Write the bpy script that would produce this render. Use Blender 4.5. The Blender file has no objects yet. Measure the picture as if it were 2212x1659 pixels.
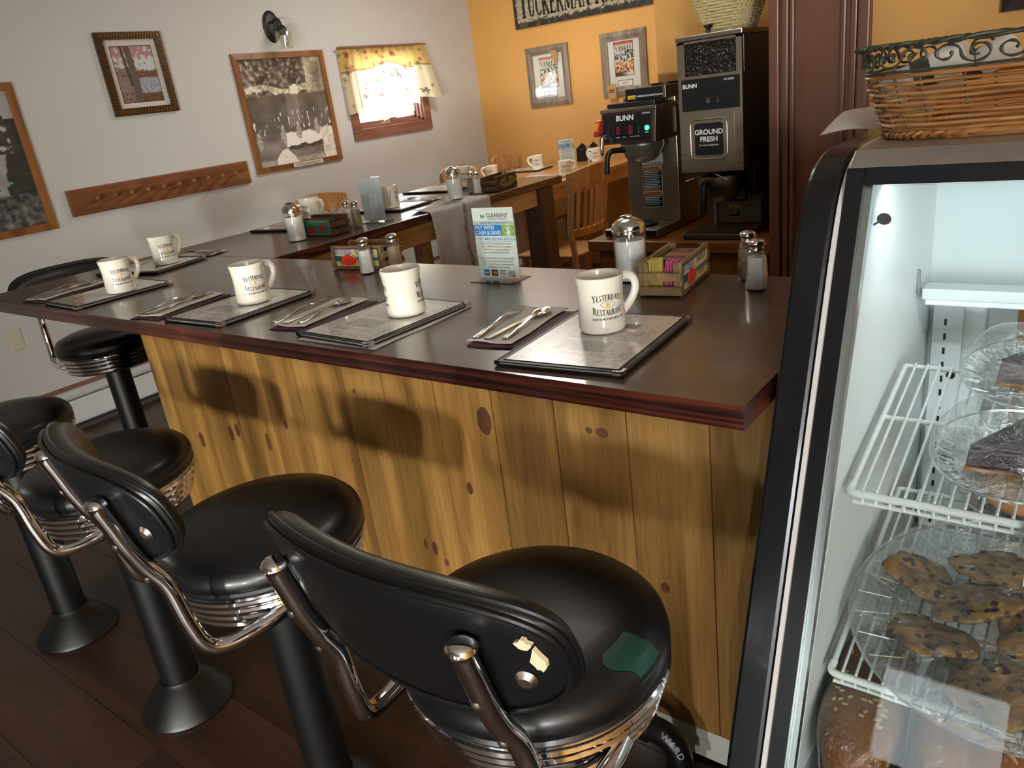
import bpy, bmesh, math, random
from mathutils import Vector, Matrix, noise
random.seed(7)
PI = math.pi
S = bpy.context.scene
C = S.collection

# ------------------------------------------------------------------ camera
def setup_camera():
    yaw, pitch, roll, fpx = 0.6865, -0.3607, -0.1324, 1653.57
    f = Vector((-math.sin(yaw)*math.cos(pitch), math.cos(yaw)*math.cos(pitch), math.sin(pitch)))
    r = Vector((math.cos(yaw), math.sin(yaw), 0)); u = r.cross(f)
    r2 = r*math.cos(roll)+u*math.sin(roll); u2 = -r*math.sin(roll)+u*math.cos(roll)
    cd = bpy.data.cameras.new('camera'); cd.sensor_width = 36; cd.lens = 36*fpx/2212; cd.clip_start = 0.02
    cam = bpy.data.objects.new('camera', cd); C.objects.link(cam)
    M = Matrix((r2, u2, -f)).transposed().to_4x4(); M.translation = (0.355, -0.910, 1.395)
    cam.matrix_world = M
    S.camera = cam
setup_camera()
S.view_settings.view_transform = 'Standard'; S.view_settings.look = 'None'
S.view_settings.gamma = 1; S.view_settings.use_curve_mapping = False
S.view_settings.exposure = 0.54
cy = getattr(S, 'cycles', None)
if cy:
    cy.max_bounces = 6; cy.diffuse_bounces = 3; cy.glossy_bounces = 3; cy.transmission_bounces = 4; cy.transparent_max_bounces = 11
    cy.caustics_reflective = False; cy.caustics_refractive = False

# ------------------------------------------------------------------ world, glare through the low windows, added rear fill
w = bpy.data.worlds.new('sky'); S.world = w; w.use_nodes = True
bg = w.node_tree.nodes['Background']; bg.inputs[0].default_value = (0.86, 0.93, 1.0, 1); bg.inputs[1].default_value = 10.0
def window_light(name, loc, aim, sx, sy, power, col=(0.93, 0.96, 1.0)):
    l = bpy.data.lights.new(name, 'AREA'); l.shape = 'RECTANGLE'; l.size = sx; l.size_y = sy; l.energy = power; l.color = col
    o = bpy.data.objects.new(name, l); C.objects.link(o); o.location = loc
    o.rotation_euler = Vector(aim).to_track_quat('-Z', 'Y').to_euler()
    return o
RY, CEIL, RX = -3.8, 2.5, 3.4           # rear wall, ceiling, right wall
REARWIN = [(-0.32, 0.26, 0.5, 0.98), (0.9, 1.4, 0.5, 0.98), (2.2, 3.2, 0.95, 2.15)]  # third, wide opening added unseen for fill light; low pair sized to crop glare
RW_POWER = (125, 125); RW_COL = (1.0, 0.965, 0.91)
window_light('rear_fill', (2.7, RY+0.06, 1.55), (-0.25, 1, 0), 0.92, 1.1, 66, (0.95, 0.97, 1.0))  # area light added as fill at the wide rear opening
# bright low glare from outside, coming in level through the two low rear windows
window_light('outside_glare', (0.38, -4.6, 0.715), (-0.1, 1, 0), 0.24, 0.26, RW_POWER[0], RW_COL)
window_light('outside_glare', (1.72, -4.6, 0.715), (-0.3, 1, 0), 0.24, 0.26, RW_POWER[1], RW_COL)

# ------------------------------------------------------------------ materials
def lin(c):
    if isinstance(c, str):
        c = tuple(int(c[i:i+2], 16)/255 for i in (0, 2, 4))
    return tuple((x/12.92 if x <= 0.04045 else ((x+0.055)/1.055)**2.4) for x in c[:3])+(1.0,)
MATS = {}
def newmat(name):
    m = bpy.data.materials.new(name); m.use_nodes = True
    nt = m.node_tree; b = nt.nodes['Principled BSDF']
    return m, nt, b
def N(nt, t, **kw):
    n = nt.nodes.new(t)
    for k, v in kw.items(): setattr(n, k, v)
    return n
def mat(name, col='808080', rough=0.5, metal=0.0, var=0.06, scale=30, coat=0.0, bump=0.0, spec=0.5, emit=None, es=0, trans=0.0, aniso=0):
    """plain procedural material: colour with fine noise variation"""
    if name in MATS: return MATS[name]
    m, nt, b = newmat(name); c = lin(col)
    tc = N(nt, 'ShaderNodeTexCoord'); no = N(nt, 'ShaderNodeTexNoise'); no.inputs['Scale'].default_value = scale; no.inputs['Detail'].default_value = 4
    nt.links.new(tc.outputs['Object'], no.inputs['Vector'])
    cr = N(nt, 'ShaderNodeMix', data_type='RGBA')
    cr.inputs['A'].default_value = tuple(x*(1-var) for x in c[:3])+(1,); cr.inputs['B'].default_value = tuple(min(1, x*(1+var)) for x in c[:3])+(1,)
    nt.links.new(no.outputs['Fac'], cr.inputs['Factor']); nt.links.new(cr.outputs['Result'], b.inputs['Base Color'])
    b.inputs['Roughness'].default_value = rough; b.inputs['Metallic'].default_value = metal
    b.inputs['Coat Weight'].default_value = coat; b.inputs['Coat Roughness'].default_value = 0.08
    b.inputs['Specular IOR Level'].default_value = spec
    if emit: b.inputs['Emission Color'].default_value = lin(emit); b.inputs['Emission Strength'].default_value = es
    if bump:
        bp = N(nt, 'ShaderNodeBump'); bp.inputs['Strength'].default_value = bump; bp.inputs['Distance'].default_value = 0.002
        nt.links.new(no.outputs['Fac'], bp.inputs['Height']); nt.links.new(bp.outputs['Normal'], b.inputs['Normal'])
    MATS[name] = m
    return m
def wood(name, dark, mid, light, axis=2, stretch=14, scale=9, rough=0.45, coat=0.0, vary=0.25, bump=0.15, grain=0.5):
    """wood grain running along the local axis, each object with its own offset and tint"""
    if name in MATS: return MATS[name]
    m, nt, b = newmat(name)
    tc = N(nt, 'ShaderNodeTexCoord'); oi = N(nt, 'ShaderNodeObjectInfo')
    off = N(nt, 'ShaderNodeVectorMath', operation='SCALE'); off.inputs[0].default_value = (37, 53, 71); nt.links.new(oi.outputs['Random'], off.inputs['Scale'])
    ad = N(nt, 'ShaderNodeVectorMath', operation='ADD'); nt.links.new(tc.outputs['Object'], ad.inputs[0]); nt.links.new(off.outputs[0], ad.inputs[1])
    mp = N(nt, 'ShaderNodeMapping'); sc = [scale]*3; sc[axis] = scale/stretch; mp.inputs['Scale'].default_value = sc
    nt.links.new(ad.outputs[0], mp.inputs['Vector'])
    n1 = N(nt, 'ShaderNodeTexNoise'); n1.inputs['Scale'].default_value = 1.0; n1.inputs['Detail'].default_value = 6; n1.inputs['Distortion'].default_value = 1.2
    nt.links.new(mp.outputs[0], n1.inputs['Vector'])
    mp2 = N(nt, 'ShaderNodeMapping'); sc2 = [scale*16]*3; sc2[axis] = scale*0.9; mp2.inputs['Scale'].default_value = sc2
    nt.links.new(ad.outputs[0], mp2.inputs['Vector'])
    n2 = N(nt, 'ShaderNodeTexNoise'); n2.inputs['Scale'].default_value = 1.0; n2.inputs['Detail'].default_value = 3
    nt.links.new(mp2.outputs[0], n2.inputs['Vector'])
    ramp = N(nt, 'ShaderNodeValToRGB'); e = ramp.color_ramp.elements
    e[0].position = 0.3; e[0].color = lin(dark); e[1].position = 0.72; e[1].color = lin(light)
    k = e.new(0.5); k.color = lin(mid)
    nt.links.new(n1.outputs['Fac'], ramp.inputs['Fac'])
    mx = N(nt, 'ShaderNodeMix', data_type='RGBA', blend_type='MULTIPLY'); mx.inputs['Factor'].default_value = grain
    g2 = N(nt, 'ShaderNodeValToRGB'); g2.color_ramp.elements[0].position = 0.35; g2.color_ramp.elements[0].color = (0.45, 0.4, 0.36, 1); g2.color_ramp.elements[1].position = 0.6; g2.color_ramp.elements[1].color = (1, 1, 1, 1)
    nt.links.new(n2.outputs['Fac'], g2.inputs['Fac'])
    nt.links.new(ramp.outputs['Color'], mx.inputs['A']); nt.links.new(g2.outputs['Color'], mx.inputs['B'])
    hv = N(nt, 'ShaderNodeHueSaturation'); mr = N(nt, 'ShaderNodeMapRange'); mr.inputs['To Min'].default_value = 1-vary; mr.inputs['To Max'].default_value = 1+vary*0.8
    nt.links.new(oi.outputs['Random'], mr.inputs['Value']); nt.links.new(mr.outputs[0], hv.inputs['Value']); nt.links.new(mx.outputs['Result'], hv.inputs['Color'])
    nt.links.new(hv.outputs[0], b.inputs['Base Color'])
    b.inputs['Roughness'].default_value = rough; b.inputs['Coat Weight'].default_value = coat; b.inputs['Coat Roughness'].default_value = 0.12
    if bump:
        bp = N(nt, 'ShaderNodeBump'); bp.inputs['Strength'].default_value = bump; bp.inputs['Distance'].default_value = 0.001
        nt.links.new(n2.outputs['Fac'], bp.inputs['Height']); nt.links.new(bp.outputs['Normal'], b.inputs['Normal'])
    MATS[name] = m
    return m
def glassmat(name, tint=(0.97, 0.99, 0.98), refl=1.0, rough=0.02, base=0.03, wrinkle=0):
    """thin clear glass or film: passes light straight, reflects more at grazing angles"""
    if name in MATS: return MATS[name]
    m, nt, b = newmat(name); nt.nodes.remove(b); out = nt.nodes['Material Output']
    tr = N(nt, 'ShaderNodeBsdfTransparent'); tr.inputs[0].default_value = tint+(1,)
    gl = N(nt, 'ShaderNodeBsdfGlossy'); gl.inputs['Roughness'].default_value = rough; gl.inputs['Color'].default_value = (refl, refl, refl, 1)
    fr = N(nt, 'ShaderNodeLayerWeight'); fr.inputs['Blend'].default_value = 0.5
    pw_ = N(nt, 'ShaderNodeMath', operation='POWER'); pw_.inputs[1].default_value = 5.0; nt.links.new(fr.outputs['Facing'], pw_.inputs[0])
    ad = N(nt, 'ShaderNodeMath', operation='MULTIPLY_ADD'); ad.use_clamp = True; ad.inputs[1].default_value = 0.95; ad.inputs[2].default_value = base+0.02; nt.links.new(pw_.outputs[0], ad.inputs[0])
    mx = N(nt, 'ShaderNodeMixShader'); nt.links.new(ad.outputs[0], mx.inputs[0]); nt.links.new(tr.outputs[0], mx.inputs[1]); nt.links.new(gl.outputs[0], mx.inputs[2])
    if wrinkle:
        tc = N(nt, 'ShaderNodeTexCoord'); no = N(nt, 'ShaderNodeTexNoise'); no.inputs['Scale'].default_value = 22; no.inputs['Distortion'].default_value = 3; no.inputs['Detail'].default_value = 4
        nt.links.new(tc.outputs['Object'], no.inputs['Vector'])
        bp = N(nt, 'ShaderNodeBump'); bp.inputs['Strength'].default_value = wrinkle; bp.inputs['Distance'].default_value = 0.02
        nt.links.new(no.outputs['Fac'], bp.inputs['Height']); nt.links.new(bp.outputs['Normal'], gl.inputs['Normal'])
    nt.links.new(mx.outputs[0], out.inputs['Surface'])
    MATS[name] = m
    return m
def printmat(name, rough=0.35, coat=0.0, trans=0.0):
    """flat printed colour read from the mesh's own colour attribute"""
    if name in MATS: return MATS[name]
    m, nt, b = newmat(name); a = N(nt, 'ShaderNodeAttribute'); a.attribute_name = 'ink'
    nt.links.new(a.outputs['Color'], b.inputs['Base Color']); b.inputs['Roughness'].default_value = rough; b.inputs['Coat Weight'].default_value = coat
    if trans:
        out = nt.nodes['Material Output']; t = N(nt, 'ShaderNodeBsdfTranslucent'); nt.links.new(a.outputs['Color'], t.inputs[0])
        mx = N(nt, 'ShaderNodeMixShader'); mx.inputs[0].default_value = trans
        nt.links.new(b.outputs[0], mx.inputs[1]); nt.links.new(t.outputs[0], mx.inputs[2]); nt.links.new(mx.outputs[0], out.inputs['Surface'])
    MATS[name] = m
    return m

# ------------------------------------------------------------------ mesh helpers
class MB:
    def __init__(s): s.v = []; s.f = []; s.M = None
    def add(s, vs, fs):
        o = len(s.v)
        if s.M is not None: vs = [s.M @ Vector(p) for p in vs]
        s.v += [tuple(p) for p in vs]; s.f += [tuple(o+i for i in q) for q in fs]
        return s
    def bb(s, x0, x1, y0, y1, z0, z1):
        v = [(x0, y0, z0), (x1, y0, z0), (x1, y1, z0), (x0, y1, z0), (x0, y0, z1), (x1, y0, z1), (x1, y1, z1), (x0, y1, z1)]
        return s.add(v, [(3, 2, 1, 0), (4, 5, 6, 7), (0, 1, 5, 4), (1, 2, 6, 5), (2, 3, 7, 6), (3, 0, 4, 7)])
    def hexa(s, v8): return s.add(v8, [(3, 2, 1, 0), (4, 5, 6, 7), (0, 1, 5, 4), (1, 2, 6, 5), (2, 3, 7, 6), (3, 0, 4, 7)])
    def lathe(s, prof, n=32, c=(0, 0, 0), flute=None):
        vs = []; fs = []; k = len(prof)
        for i in range(n):
            a = 2*PI*i/n; g = flute(a) if flute else 1.0
            for (r, z) in prof: vs.append((c[0]+r*g*math.cos(a), c[1]+r*g*math.sin(a), c[2]+z))
        for i in range(n):
            j = (i+1) % n
            for q in range(k-1):
                if prof[q][0] < 1e-6 and prof[q+1][0] < 1e-6: continue
                fs.append((i*k+q, j*k+q, j*k+q+1, i*k+q+1))
        return s.add(vs, fs)
    def tube(s, pts, r, n=10, closed=False, caps=True, flat=1.0):
        pts = [Vector(p) for p in pts]; m = len(pts); vs = []; fs = []
        rr = r if isinstance(r, (list, tuple)) else [r]*m
        prev = None
        for i, p in enumerate(pts):
            if closed: t = pts[(i+1) % m]-pts[i-1]
            else: t = pts[min(i+1, m-1)]-pts[max(i-1, 0)]
            t = t.normalized() if t.length > 1e-9 else Vector((0, 0, 1))
            if prev is None:
                ref = Vector((0, 0, 1)) if abs(t.z) < 0.9 else Vector((1, 0, 0)); u = t.cross(ref).normalized()
            else:
                u = (prev-t*prev.dot(t)); u = u.normalized() if u.length > 1e-9 else t.orthogonal().normalized()
            prev = u; v = t.cross(u)
            for j in range(n):
                a = 2*PI*j/n; vs.append(p+u*math.cos(a)*rr[i]+v*math.sin(a)*rr[i]*flat)
        for i in range(m if closed else m-1):
            k = (i+1) % m
            for j in range(n):
                l = (j+1) % n; fs.append((i*n+j, i*n+l, k*n+l, k*n+j))
        if caps and not closed:
            fs.append(tuple(range(n-1, -1, -1))); fs.append(tuple((m-1)*n+j for j in range(n)))
        return s.add(vs, fs)
    def prism(s, poly, z0, z1):
        n = len(poly); v = [(x, y, z0) for x, y in poly]+[(x, y, z1) for x, y in poly]
        fs = [tuple(range(n-1, -1, -1)), tuple(range(n, 2*n))]+[(i, (i+1) % n, n+(i+1) % n, n+i) for i in range(n)]
        return s.add(v, fs)
    def grid(s, fn, nu, nv, wrap=False):
        vs = [fn(i/(nu if wrap else nu-1), j/(nv-1)) for i in range(nu) for j in range(nv)]
        fs = [(i*nv+j, ((i+1) % nu)*nv+j, ((i+1) % nu)*nv+j+1, i*nv+j+1) for i in range(nu if wrap else nu-1) for j in range(nv-1)]
        return s.add(vs, fs)
    def mesh(s, name, material=None, smooth=True, ang=38):
        me = bpy.data.meshes.new(name); me.from_pydata(s.v, [], s.f); me.update()
        if smooth and me.polygons:
            me.polygons.foreach_set('use_smooth', [True]*len(me.polygons)); me.set_sharp_from_angle(angle=math.radians(ang))
        if material: me.materials.append(material)
        return me
    def build(s, name, material=None, parent=None, smooth=True, bevel=0, seg=2, ang=38):
        return link(name, s.mesh(name, material, smooth, ang), parent, bevel, seg)
def link(name, me, parent=None, bevel=0, seg=2):
    o = bpy.data.objects.new(name, me); C.objects.link(o); o.parent = parent
    if bevel:
        b = o.modifiers.new('edge', 'BEVEL'); b.width = bevel; b.segments = seg; b.limit_method = 'ANGLE'; b.angle_limit = math.radians(40)
    return o
def fixnormals(o):
    bm = bmesh.new(); bm.from_mesh(o.data); bmesh.ops.remove_doubles(bm, verts=bm.verts, dist=1e-6); bmesh.ops.recalc_face_normals(bm, faces=bm.faces); bm.to_mesh(o.data); bm.free()
    return o
def empty(name, loc=(0, 0, 0), rz=0, label=None, cat=None, group=None):
    o = bpy.data.objects.new(name, None); C.objects.link(o); o.location = loc; o.rotation_euler = (0, 0, rz); o.empty_display_size = 0.05
    return tag(o, label, cat, group)
def tag(o, label=None, cat=None, group=None, kind=None):
    if label: o['label'] = label
    if cat: o['category'] = cat
    if group: o['group'] = group
    if kind: o['kind'] = kind
    return o
def struct(o): o['kind'] = 'structure'; return o
def dup(o, loc=None, rz=None, label=None, group=None, parent=None):
    c = o.copy(); C.objects.link(c); c.parent = parent
    if loc is not None: c.location = loc
    if rz is not None: c.rotation_euler = (0, 0, rz)
    if label: c['label'] = label
    if group: c['group'] = group
    for ch in list(o.children): dup(ch, parent=c)
    return c
def arc(cx, cy, r, a0, a1, n): return [(cx+r*math.cos(a0+(a1-a0)*i/n), cy+r*math.sin(a0+(a1-a0)*i/n)) for i in range(n+1)]
def rrect(x0, x1, y0, y1, r, n=5):
    return arc(x1-r, y0+r, r, -PI/2, 0, n)+arc(x1-r, y1-r, r, 0, PI/2, n)+arc(x0+r, y1-r, r, PI/2, PI, n)+arc(x0+r, y0+r, r, PI, 1.5*PI, n)
def smoothpath(pts, n=8):
    """Catmull-Rom through the points"""
    P = [Vector(p) for p in pts]; out = []
    for i in range(len(P)-1):
        a, b, c, d = P[max(i-1, 0)], P[i], P[i+1], P[min(i+2, len(P)-1)]
        for k in range(n):
            t = k/n; out.append(0.5*((2*b)+(c-a)*t+(2*a-5*b+4*c-d)*t*t+(3*b-a-3*c+d)*t**3))
    return out+[P[-1]]
def fbm(x, y, z=0, o=4): return 0.5+0.5*noise.fractal(Vector((x, y, z)), 1.0, 2.0, o)
def mixc(a, b, t): t = max(0, min(1, t)); return tuple(a[i]+(b[i]-a[i])*t for i in range(3))
def step(a, b, x): t = max(0, min(1, (x-a)/(b-a))); return t*t*(3-2*t)
def painted(name, fn, P, nu, nv, material, parent=None):
    """flat print: P(u,v) places it, fn(u,v) gives the sRGB ink"""
    mb = MB(); mb.grid(P, nu, nv); me = mb.mesh(name, material)
    a = me.color_attributes.new('ink', 'FLOAT_COLOR', 'POINT'); buf = []
    for i in range(nu):
        for j in range(nv): buf += lin(tuple(max(0, min(1, c)) for c in fn(i/(nu-1), j/(nv-1))))
    a.data.foreach_set('color', buf)
    return link(name, me, parent)

# ------------------------------------------------------------------ lettering
TCACHE = {}
def text(s, size=1.0, bold=0.0, align='CENTER', sx=1.0, spacing=1.0):
    """flat triangles of a line of sans lettering, baseline at y=0, cap height about 0.7*size"""
    k = (s, size, bold, align, sx, spacing)
    if k in TCACHE: return TCACHE[k]
    cu = bpy.data.curves.new('t', 'FONT'); cu.body = s; cu.size = size; cu.align_x = align; cu.offset = bold*size; cu.resolution_u = 3; cu.space_character = spacing
    o = bpy.data.objects.new('t', cu); me = o.to_mesh()
    r = ([(v.co.x*sx, v.co.y) for v in me.vertices], [tuple(p.vertices) for p in me.polygons])
    o.to_mesh_clear(); bpy.data.objects.remove(o); bpy.data.curves.remove(cu)
    TCACHE[k] = r
    return r
def _ln(x0, y0, x1, y1, w):
    d = Vector((x1-x0, y1-y0)).normalized(); n = Vector((-d.y, d.x))*w/2
    return [(x0+n.x, y0+n.y), (x0-n.x, y0-n.y), (x1-n.x, y1-n.y), (x1+n.x, y1+n.y)], [(0, 1, 2, 3)]
def _ar(cx, cy, rx, ry, a0, a1, tk, tn, n=14):
    v = []; f = []
    for i in range(n+1):
        a = math.radians(a0+(a1-a0)*i/n); t = tn+(tk-tn)*abs(math.cos(a)); c, s_ = math.cos(a), math.sin(a)
        v += [(cx+rx*c, cy+ry*s_), (cx+(rx-t)*c, cy+(ry-min(t, ry*0.9)*0.8)*s_)]
    for i in range(n): f.append((2*i, 2*i+1, 2*i+3, 2*i+2))
    return v, f
K, H_ = 0.235, 0.10
def _sf(x, y, h=0.13): return _ln(x-h, y, x+h, y, 0.05)
GL = {
 'T': (0.78, [_ln(.39, 0, .39, 1, K), _ln(0, .965, .78, .965, H_), _ln(.02, .76, .02, 1, .05), _ln(.76, .76, .76, 1, .05), _sf(.39, .025, .18)]),
 'U': (0.80, [_ln(.16, .3, .16, 1, K), _ln(.66, .3, .66, 1, H_), _ar(.40, .3, .325, .3, 180, 360, K, H_), _sf(.16, .975, .16), _sf(.66, .975)]),
 'C': (0.74, [_ar(.42, .5, .40, .51, 45, 315, K, H_), _ln(.71, .70, .71, .98, .05), _ln(.71, .05, .71, .24, .04)]),
 'K': (0.84, [_ln(.16, 0, .16, 1, K), _ln(.22, .42, .70, 1, H_), _ln(.36, .58, .74, 0, K*.95), _sf(.16, .975, .16), _sf(.16, .025, .16), _sf(.68, .975), _sf(.74, .025)]),
 'E': (0.70, [_ln(.16, 0, .16, 1, K), _ln(.05, .965, .62, .965, H_), _ln(.16, .52, .5, .52, H_), _ln(.05, .035, .66, .035, H_), _ln(.61, .74, .61, 1, .05), _ln(.65, 0, .65, .27, .05), _ln(.5, .40, .5, .64, .04)]),
 'R': (0.82, [_ln(.16, 0, .16, 1, K), _ar(.32, .74, .36, .26, -90, 90, K, H_), _ln(.16, .97, .34, .97, H_), _ln(.16, .51, .34, .51, H_), _ln(.42, .5, .72, .02, K*.9), _sf(.16, .975, .16), _sf(.16, .025, .16), _sf(.74, .025, .09)]),
 'M': (1.02, [_ln(.13, 0, .13, 1, H_), _ln(.13, 1, .5, .08, K*.9), _ln(.5, .08, .84, 1, H_), _ln(.86, 0, .86, 1, K), _sf(.13, .025), _sf(.86, .025, .16), _sf(.1, .975, .1), _sf(.88, .975, .14)]),
 'A': (0.84, [_ln(.1, 0, .42, 1, H_), _ln(.42, 1, .72, 0, K), _ln(.2, .34, .6, .34, .05), _sf(.1, .025), _sf(.72, .025, .15)]),
 'N': (0.86, [_ln(.14, 0, .14, 1, H_), _ln(.14, 1, .72, .02, K*.95), _ln(.72, 0, .72, 1, H_), _sf(.14, .025), _sf(.1, .975, .1), _sf(.72, .975)]),
 'V': (0.84, [_ln(.12, 1, .42, 0, K), _ln(.42, 0, .74, 1, H_), _sf(.12, .975, .15), _sf(.74, .975, .1)]),
 'I': (0.40, [_ln(.2, 0, .2, 1, K), _sf(.2, .975, .17), _sf(.2, .025, .17)]),
 'Y': (0.80, [_ln(.1, 1, .4, .46, K*.9), _ln(.72, 1, .4, .46, H_), _ln(.4, 0, .4, .5, K), _sf(.1, .975, .14), _sf(.72, .975, .1), _sf(.4, .025, .17)]),
 'S': (0.66, [_ar(.33, .75, .27, .26, 40, 270, K*.9, H_), _ar(.33, .26, .29, .27, -140, 90, K*.95, H_), _ln(.56, .74, .56, .98, .045), _ln(.06, .03, .06, .28, .045)]),
 'D': (0.86, [_ln(.16, 0, .16, 1, K), _ar(.34, .5, .46, .5, -90, 90, K, H_), _ln(.1, .965, .36, .965, H_), _ln(.1, .035, .36, .035, H_)]),
 'W': (1.1, [_ln(.1, 1, .35, 0, K*.9), _ln(.35, 0, .56, 1, H_), _ln(.54, 1, .78, 0, K*.9), _ln(.78, 0, 1.0, 1, H_), _sf(.1, .975), _sf(1.0, .975, .1)]),
 ' ': (0.42, [])}
def serif(s, height, width=None, tall=None, arch=0.0, gap=0.06):
    """flat polygons of a line of serif capitals; tall = indices set larger; arch lifts the ends"""
    v = []; f = []; x = 0
    for i, ch in enumerate(s):
        wd, parts = GL[ch]; k = 1.25 if tall and i in tall else 1.0
        for pv, pf in parts:
            o = len(v); v += [(x+a*k, b*k-(0.25 if k > 1 else 0)*0.0) for a, b in pv]; f += [tuple(o+q for q in t) for t in pf]
        x += wd*k+gap
    tot = x-gap; sx = (width/tot) if width else height
    out = []
    for a, b in v:
        X = (a-tot/2)*sx; out.append((X, b*height+arch*height*(2*(a/tot)-1)**2))
    return out, f
def flat(mb, tv, P, dx=0, dy=0):
    """place flat lettering: P(x,y) -> 3D"""
    v, f = tv; mb.add([P(x+dx, y+dy) for x, y in v], f); return mb
# ================================================================== the setting
HT = 0.9692                                # counter height
WL, YB = -3.97, 4.45
M_white = mat('wall_paint_white', 'c6c5c1', 0.62, var=0.02, scale=5, bump=0.06)
M_orange = mat('wall_paint_orange', 'd9a258', 0.5, var=0.03, scale=4, bump=0.08)
M_ceil = mat('ceiling_paint', 'e8e6e0', 0.8, var=0.02)
M_floor = wood('floor_board_wood', '32211a', '432e24', '54392c', axis=0, stretch=9, scale=7, rough=0.36, vary=0.22, bump=0.1, grain=0.45)
M_gap = mat('floor_gap', '1c100b', 0.8)
M_chrome = mat('chrome', 'e6e6ea', 0.07, 1.0, var=0.02)
M_steel = mat('brushed_steel', 'b0a494', 0.36, 1.0, var=0.05, scale=60)
M_black = mat('black_plastic', '121214', 0.4, var=0.1)
M_white_gloss = mat('white_gloss_paint', 'e9e9e6', 0.35, var=0.02)
M_brown = mat('brown_gloss_paint', '724b39', 0.34, var=0.08, scale=14, bump=0.35)
M_glass = glassmat('clear_glass')
M_pane = glassmat('window_glass', base=0.02)

fl = struct(MB().bb(-4.1, RX, RY, YB, -0.05, -0.006).build('floor', M_gap, smooth=False))
pw, pl = 0.2, 1.25
pm = MB().bb(-pl/2+0.0008, pl/2-0.0008, -pw/2+0.0007, pw/2-0.0007, -0.006, 0).mesh('board', M_floor, smooth=False)
row = 0; y = -1.577+pw/2
while y < 1.9:
    x = -4.0+pl/2-(row*0.47 % pl)
    while x < 1.2:
        b = link('board', pm, fl); b.location = (x, y, 0); x += pl
    row += 1; y += pw
far_y0 = y-pw/2
rest = MB().bb(-3.98, RX, far_y0, YB, -0.006, 0).bb(-3.98, RX, RY, -1.577, -0.006, 0).bb(1.9, RX, -1.577, far_y0, -0.006, 0)
tag(rest.build('board_field', M_floor, fl, smooth=False), kind='stuff')
struct(MB().bb(-4.1, RX, RY, YB+0.12, CEIL, CEIL+0.08).build('ceiling', M_ceil, smooth=False))
def holed(name, axis, a, b, s0, s1, z1, holes, m):
    """wall slab between a and b on the given axis, running s0..s1, with rectangular openings"""
    mb = MB(); cuts = sorted(holes); s = s0
    def put(u0, u1, z0_, z1_):
        if u1-u0 < 1e-4 or z1_-z0_ < 1e-4: return
        mb.bb(a, b, u0, u1, z0_, z1_) if axis == 0 else mb.bb(u0, u1, a, b, z0_, z1_)
    for (u0, u1, c, d) in cuts: put(s, u0, 0, z1); put(u0, u1, 0, c); put(u0, u1, d, z1); s = u1
    put(s, s1, 0, z1)
    return struct(mb.build(name, m, smooth=False))
WO = (3.05, 3.725, 1.285, 1.762)
holed('wall_left', 0, WL-0.12, WL, RY, YB, CEIL, [WO], M_white)
holed('wall_far', 1, YB, YB+0.12, WL-0.12, -1.25, CEIL, [], M_orange)
holed('wall_partition', 0, -1.25, -1.13, 2.3, YB+0.12, CEIL, [], M_orange)
holed('wall_back', 1, 2.3, 2.42, -1.13, -0.25, CEIL, [], M_orange)
holed('wall_side', 1, 1.745, 1.87, -0.27, RX, CEIL, [], M_orange)
holed('wall_right', 0, RX, RX+0.12, RY, 1.87, CEIL, [], M_orange)
holed('wall_rear', 1, RY-0.12, RY, WL-0.12, RX+0.12, CEIL, REARWIN, M_white)
# rear windows behind the photographer, the widest one added for fill
for i, (a, b, c, d) in enumerate(REARWIN):
    wr = struct(MB().bb(a-0.07, a, RY-0.02, RY+0.02, c-0.07, d+0.07).bb(b, b+0.07, RY-0.02, RY+0.02, c-0.07, d+0.07).bb(a, b, RY-0.02, RY+0.02, d, d+0.07).bb(a, b, RY-0.02, RY+0.03, c-0.07, c).build('window_%d' % (i+2), M_white_gloss, smooth=False))
    k = 2 if b-a > 1.5 else 1
    for q in range(1, k):
        MB().bb(a+(b-a)*q/k-0.02, a+(b-a)*q/k+0.02, RY-0.09, RY-0.05, c, d).build('mullion', M_white_gloss, wr, smooth=False)
    MB().bb(a, b, RY-0.075, RY-0.07, c, d).build('pane', M_pane, wr, smooth=False)
# window in the white wall
M_cas = wood('window_casing_wood', '7a5040', '906252', 'a07262', axis=1, rough=0.4, vary=0.1)
wy0, wy1, wz0, wz1 = WO
win = struct(MB().bb(WL, WL+0.018, 2.978, 3.797, 1.213, wz0).bb(WL, WL+0.018, 2.978, 3.797, wz1, 1.832).bb(WL, WL+0.018, 2.978, wy0, wz0, wz1).bb(WL, WL+0.018, wy1, 3.797, wz0, wz1).build('window_1', M_cas, smooth=False, bevel=0.003))
jm = MB()
for k, (ins, dep) in enumerate(((0.0, 0.02), (0.014, 0.045), (0.028, 0.07))):
    a0, a1, c0, c1 = wy0+ins, wy1-ins, wz0+ins, wz1-ins; x0, x1 = WL-dep-0.03, WL-dep+0.02
    jm.bb(x0, x1, a0, a0+0.015, c0, c1).bb(x0, x1, a1-0.015, a1, c0, c1).bb(x0, x1, a0, a1, c0, c0+0.015).bb(x0, x1, a0, a1, c1-0.015, c1)
jm.build('sash', M_cas, win, smooth=False)
MB().bb(WL-0.093, WL-0.088, wy0+0.03, wy1-0.03, wz0+0.03, wz1-0.03).build('pane', M_pane, win, smooth=False)
cr = MB(); cr.bb(WL-0.05, WL-0.02, 3.28, 3.38, wz0+0.015, wz0+0.035); cr.tube([(WL-0.03, 3.33, wz0+0.03), (WL-0.005, 3.36, wz0+0.045), (WL-0.005, 3.43, wz0+0.05)], 0.006)
cr.build('crank_handle', M_chrome, win)
MB().bb(WL-0.06, WL-0.045, wy1-0.045, wy1-0.03, 1.36, 1.43).build('latch', M_white_gloss, win, bevel=0.003)
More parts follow.
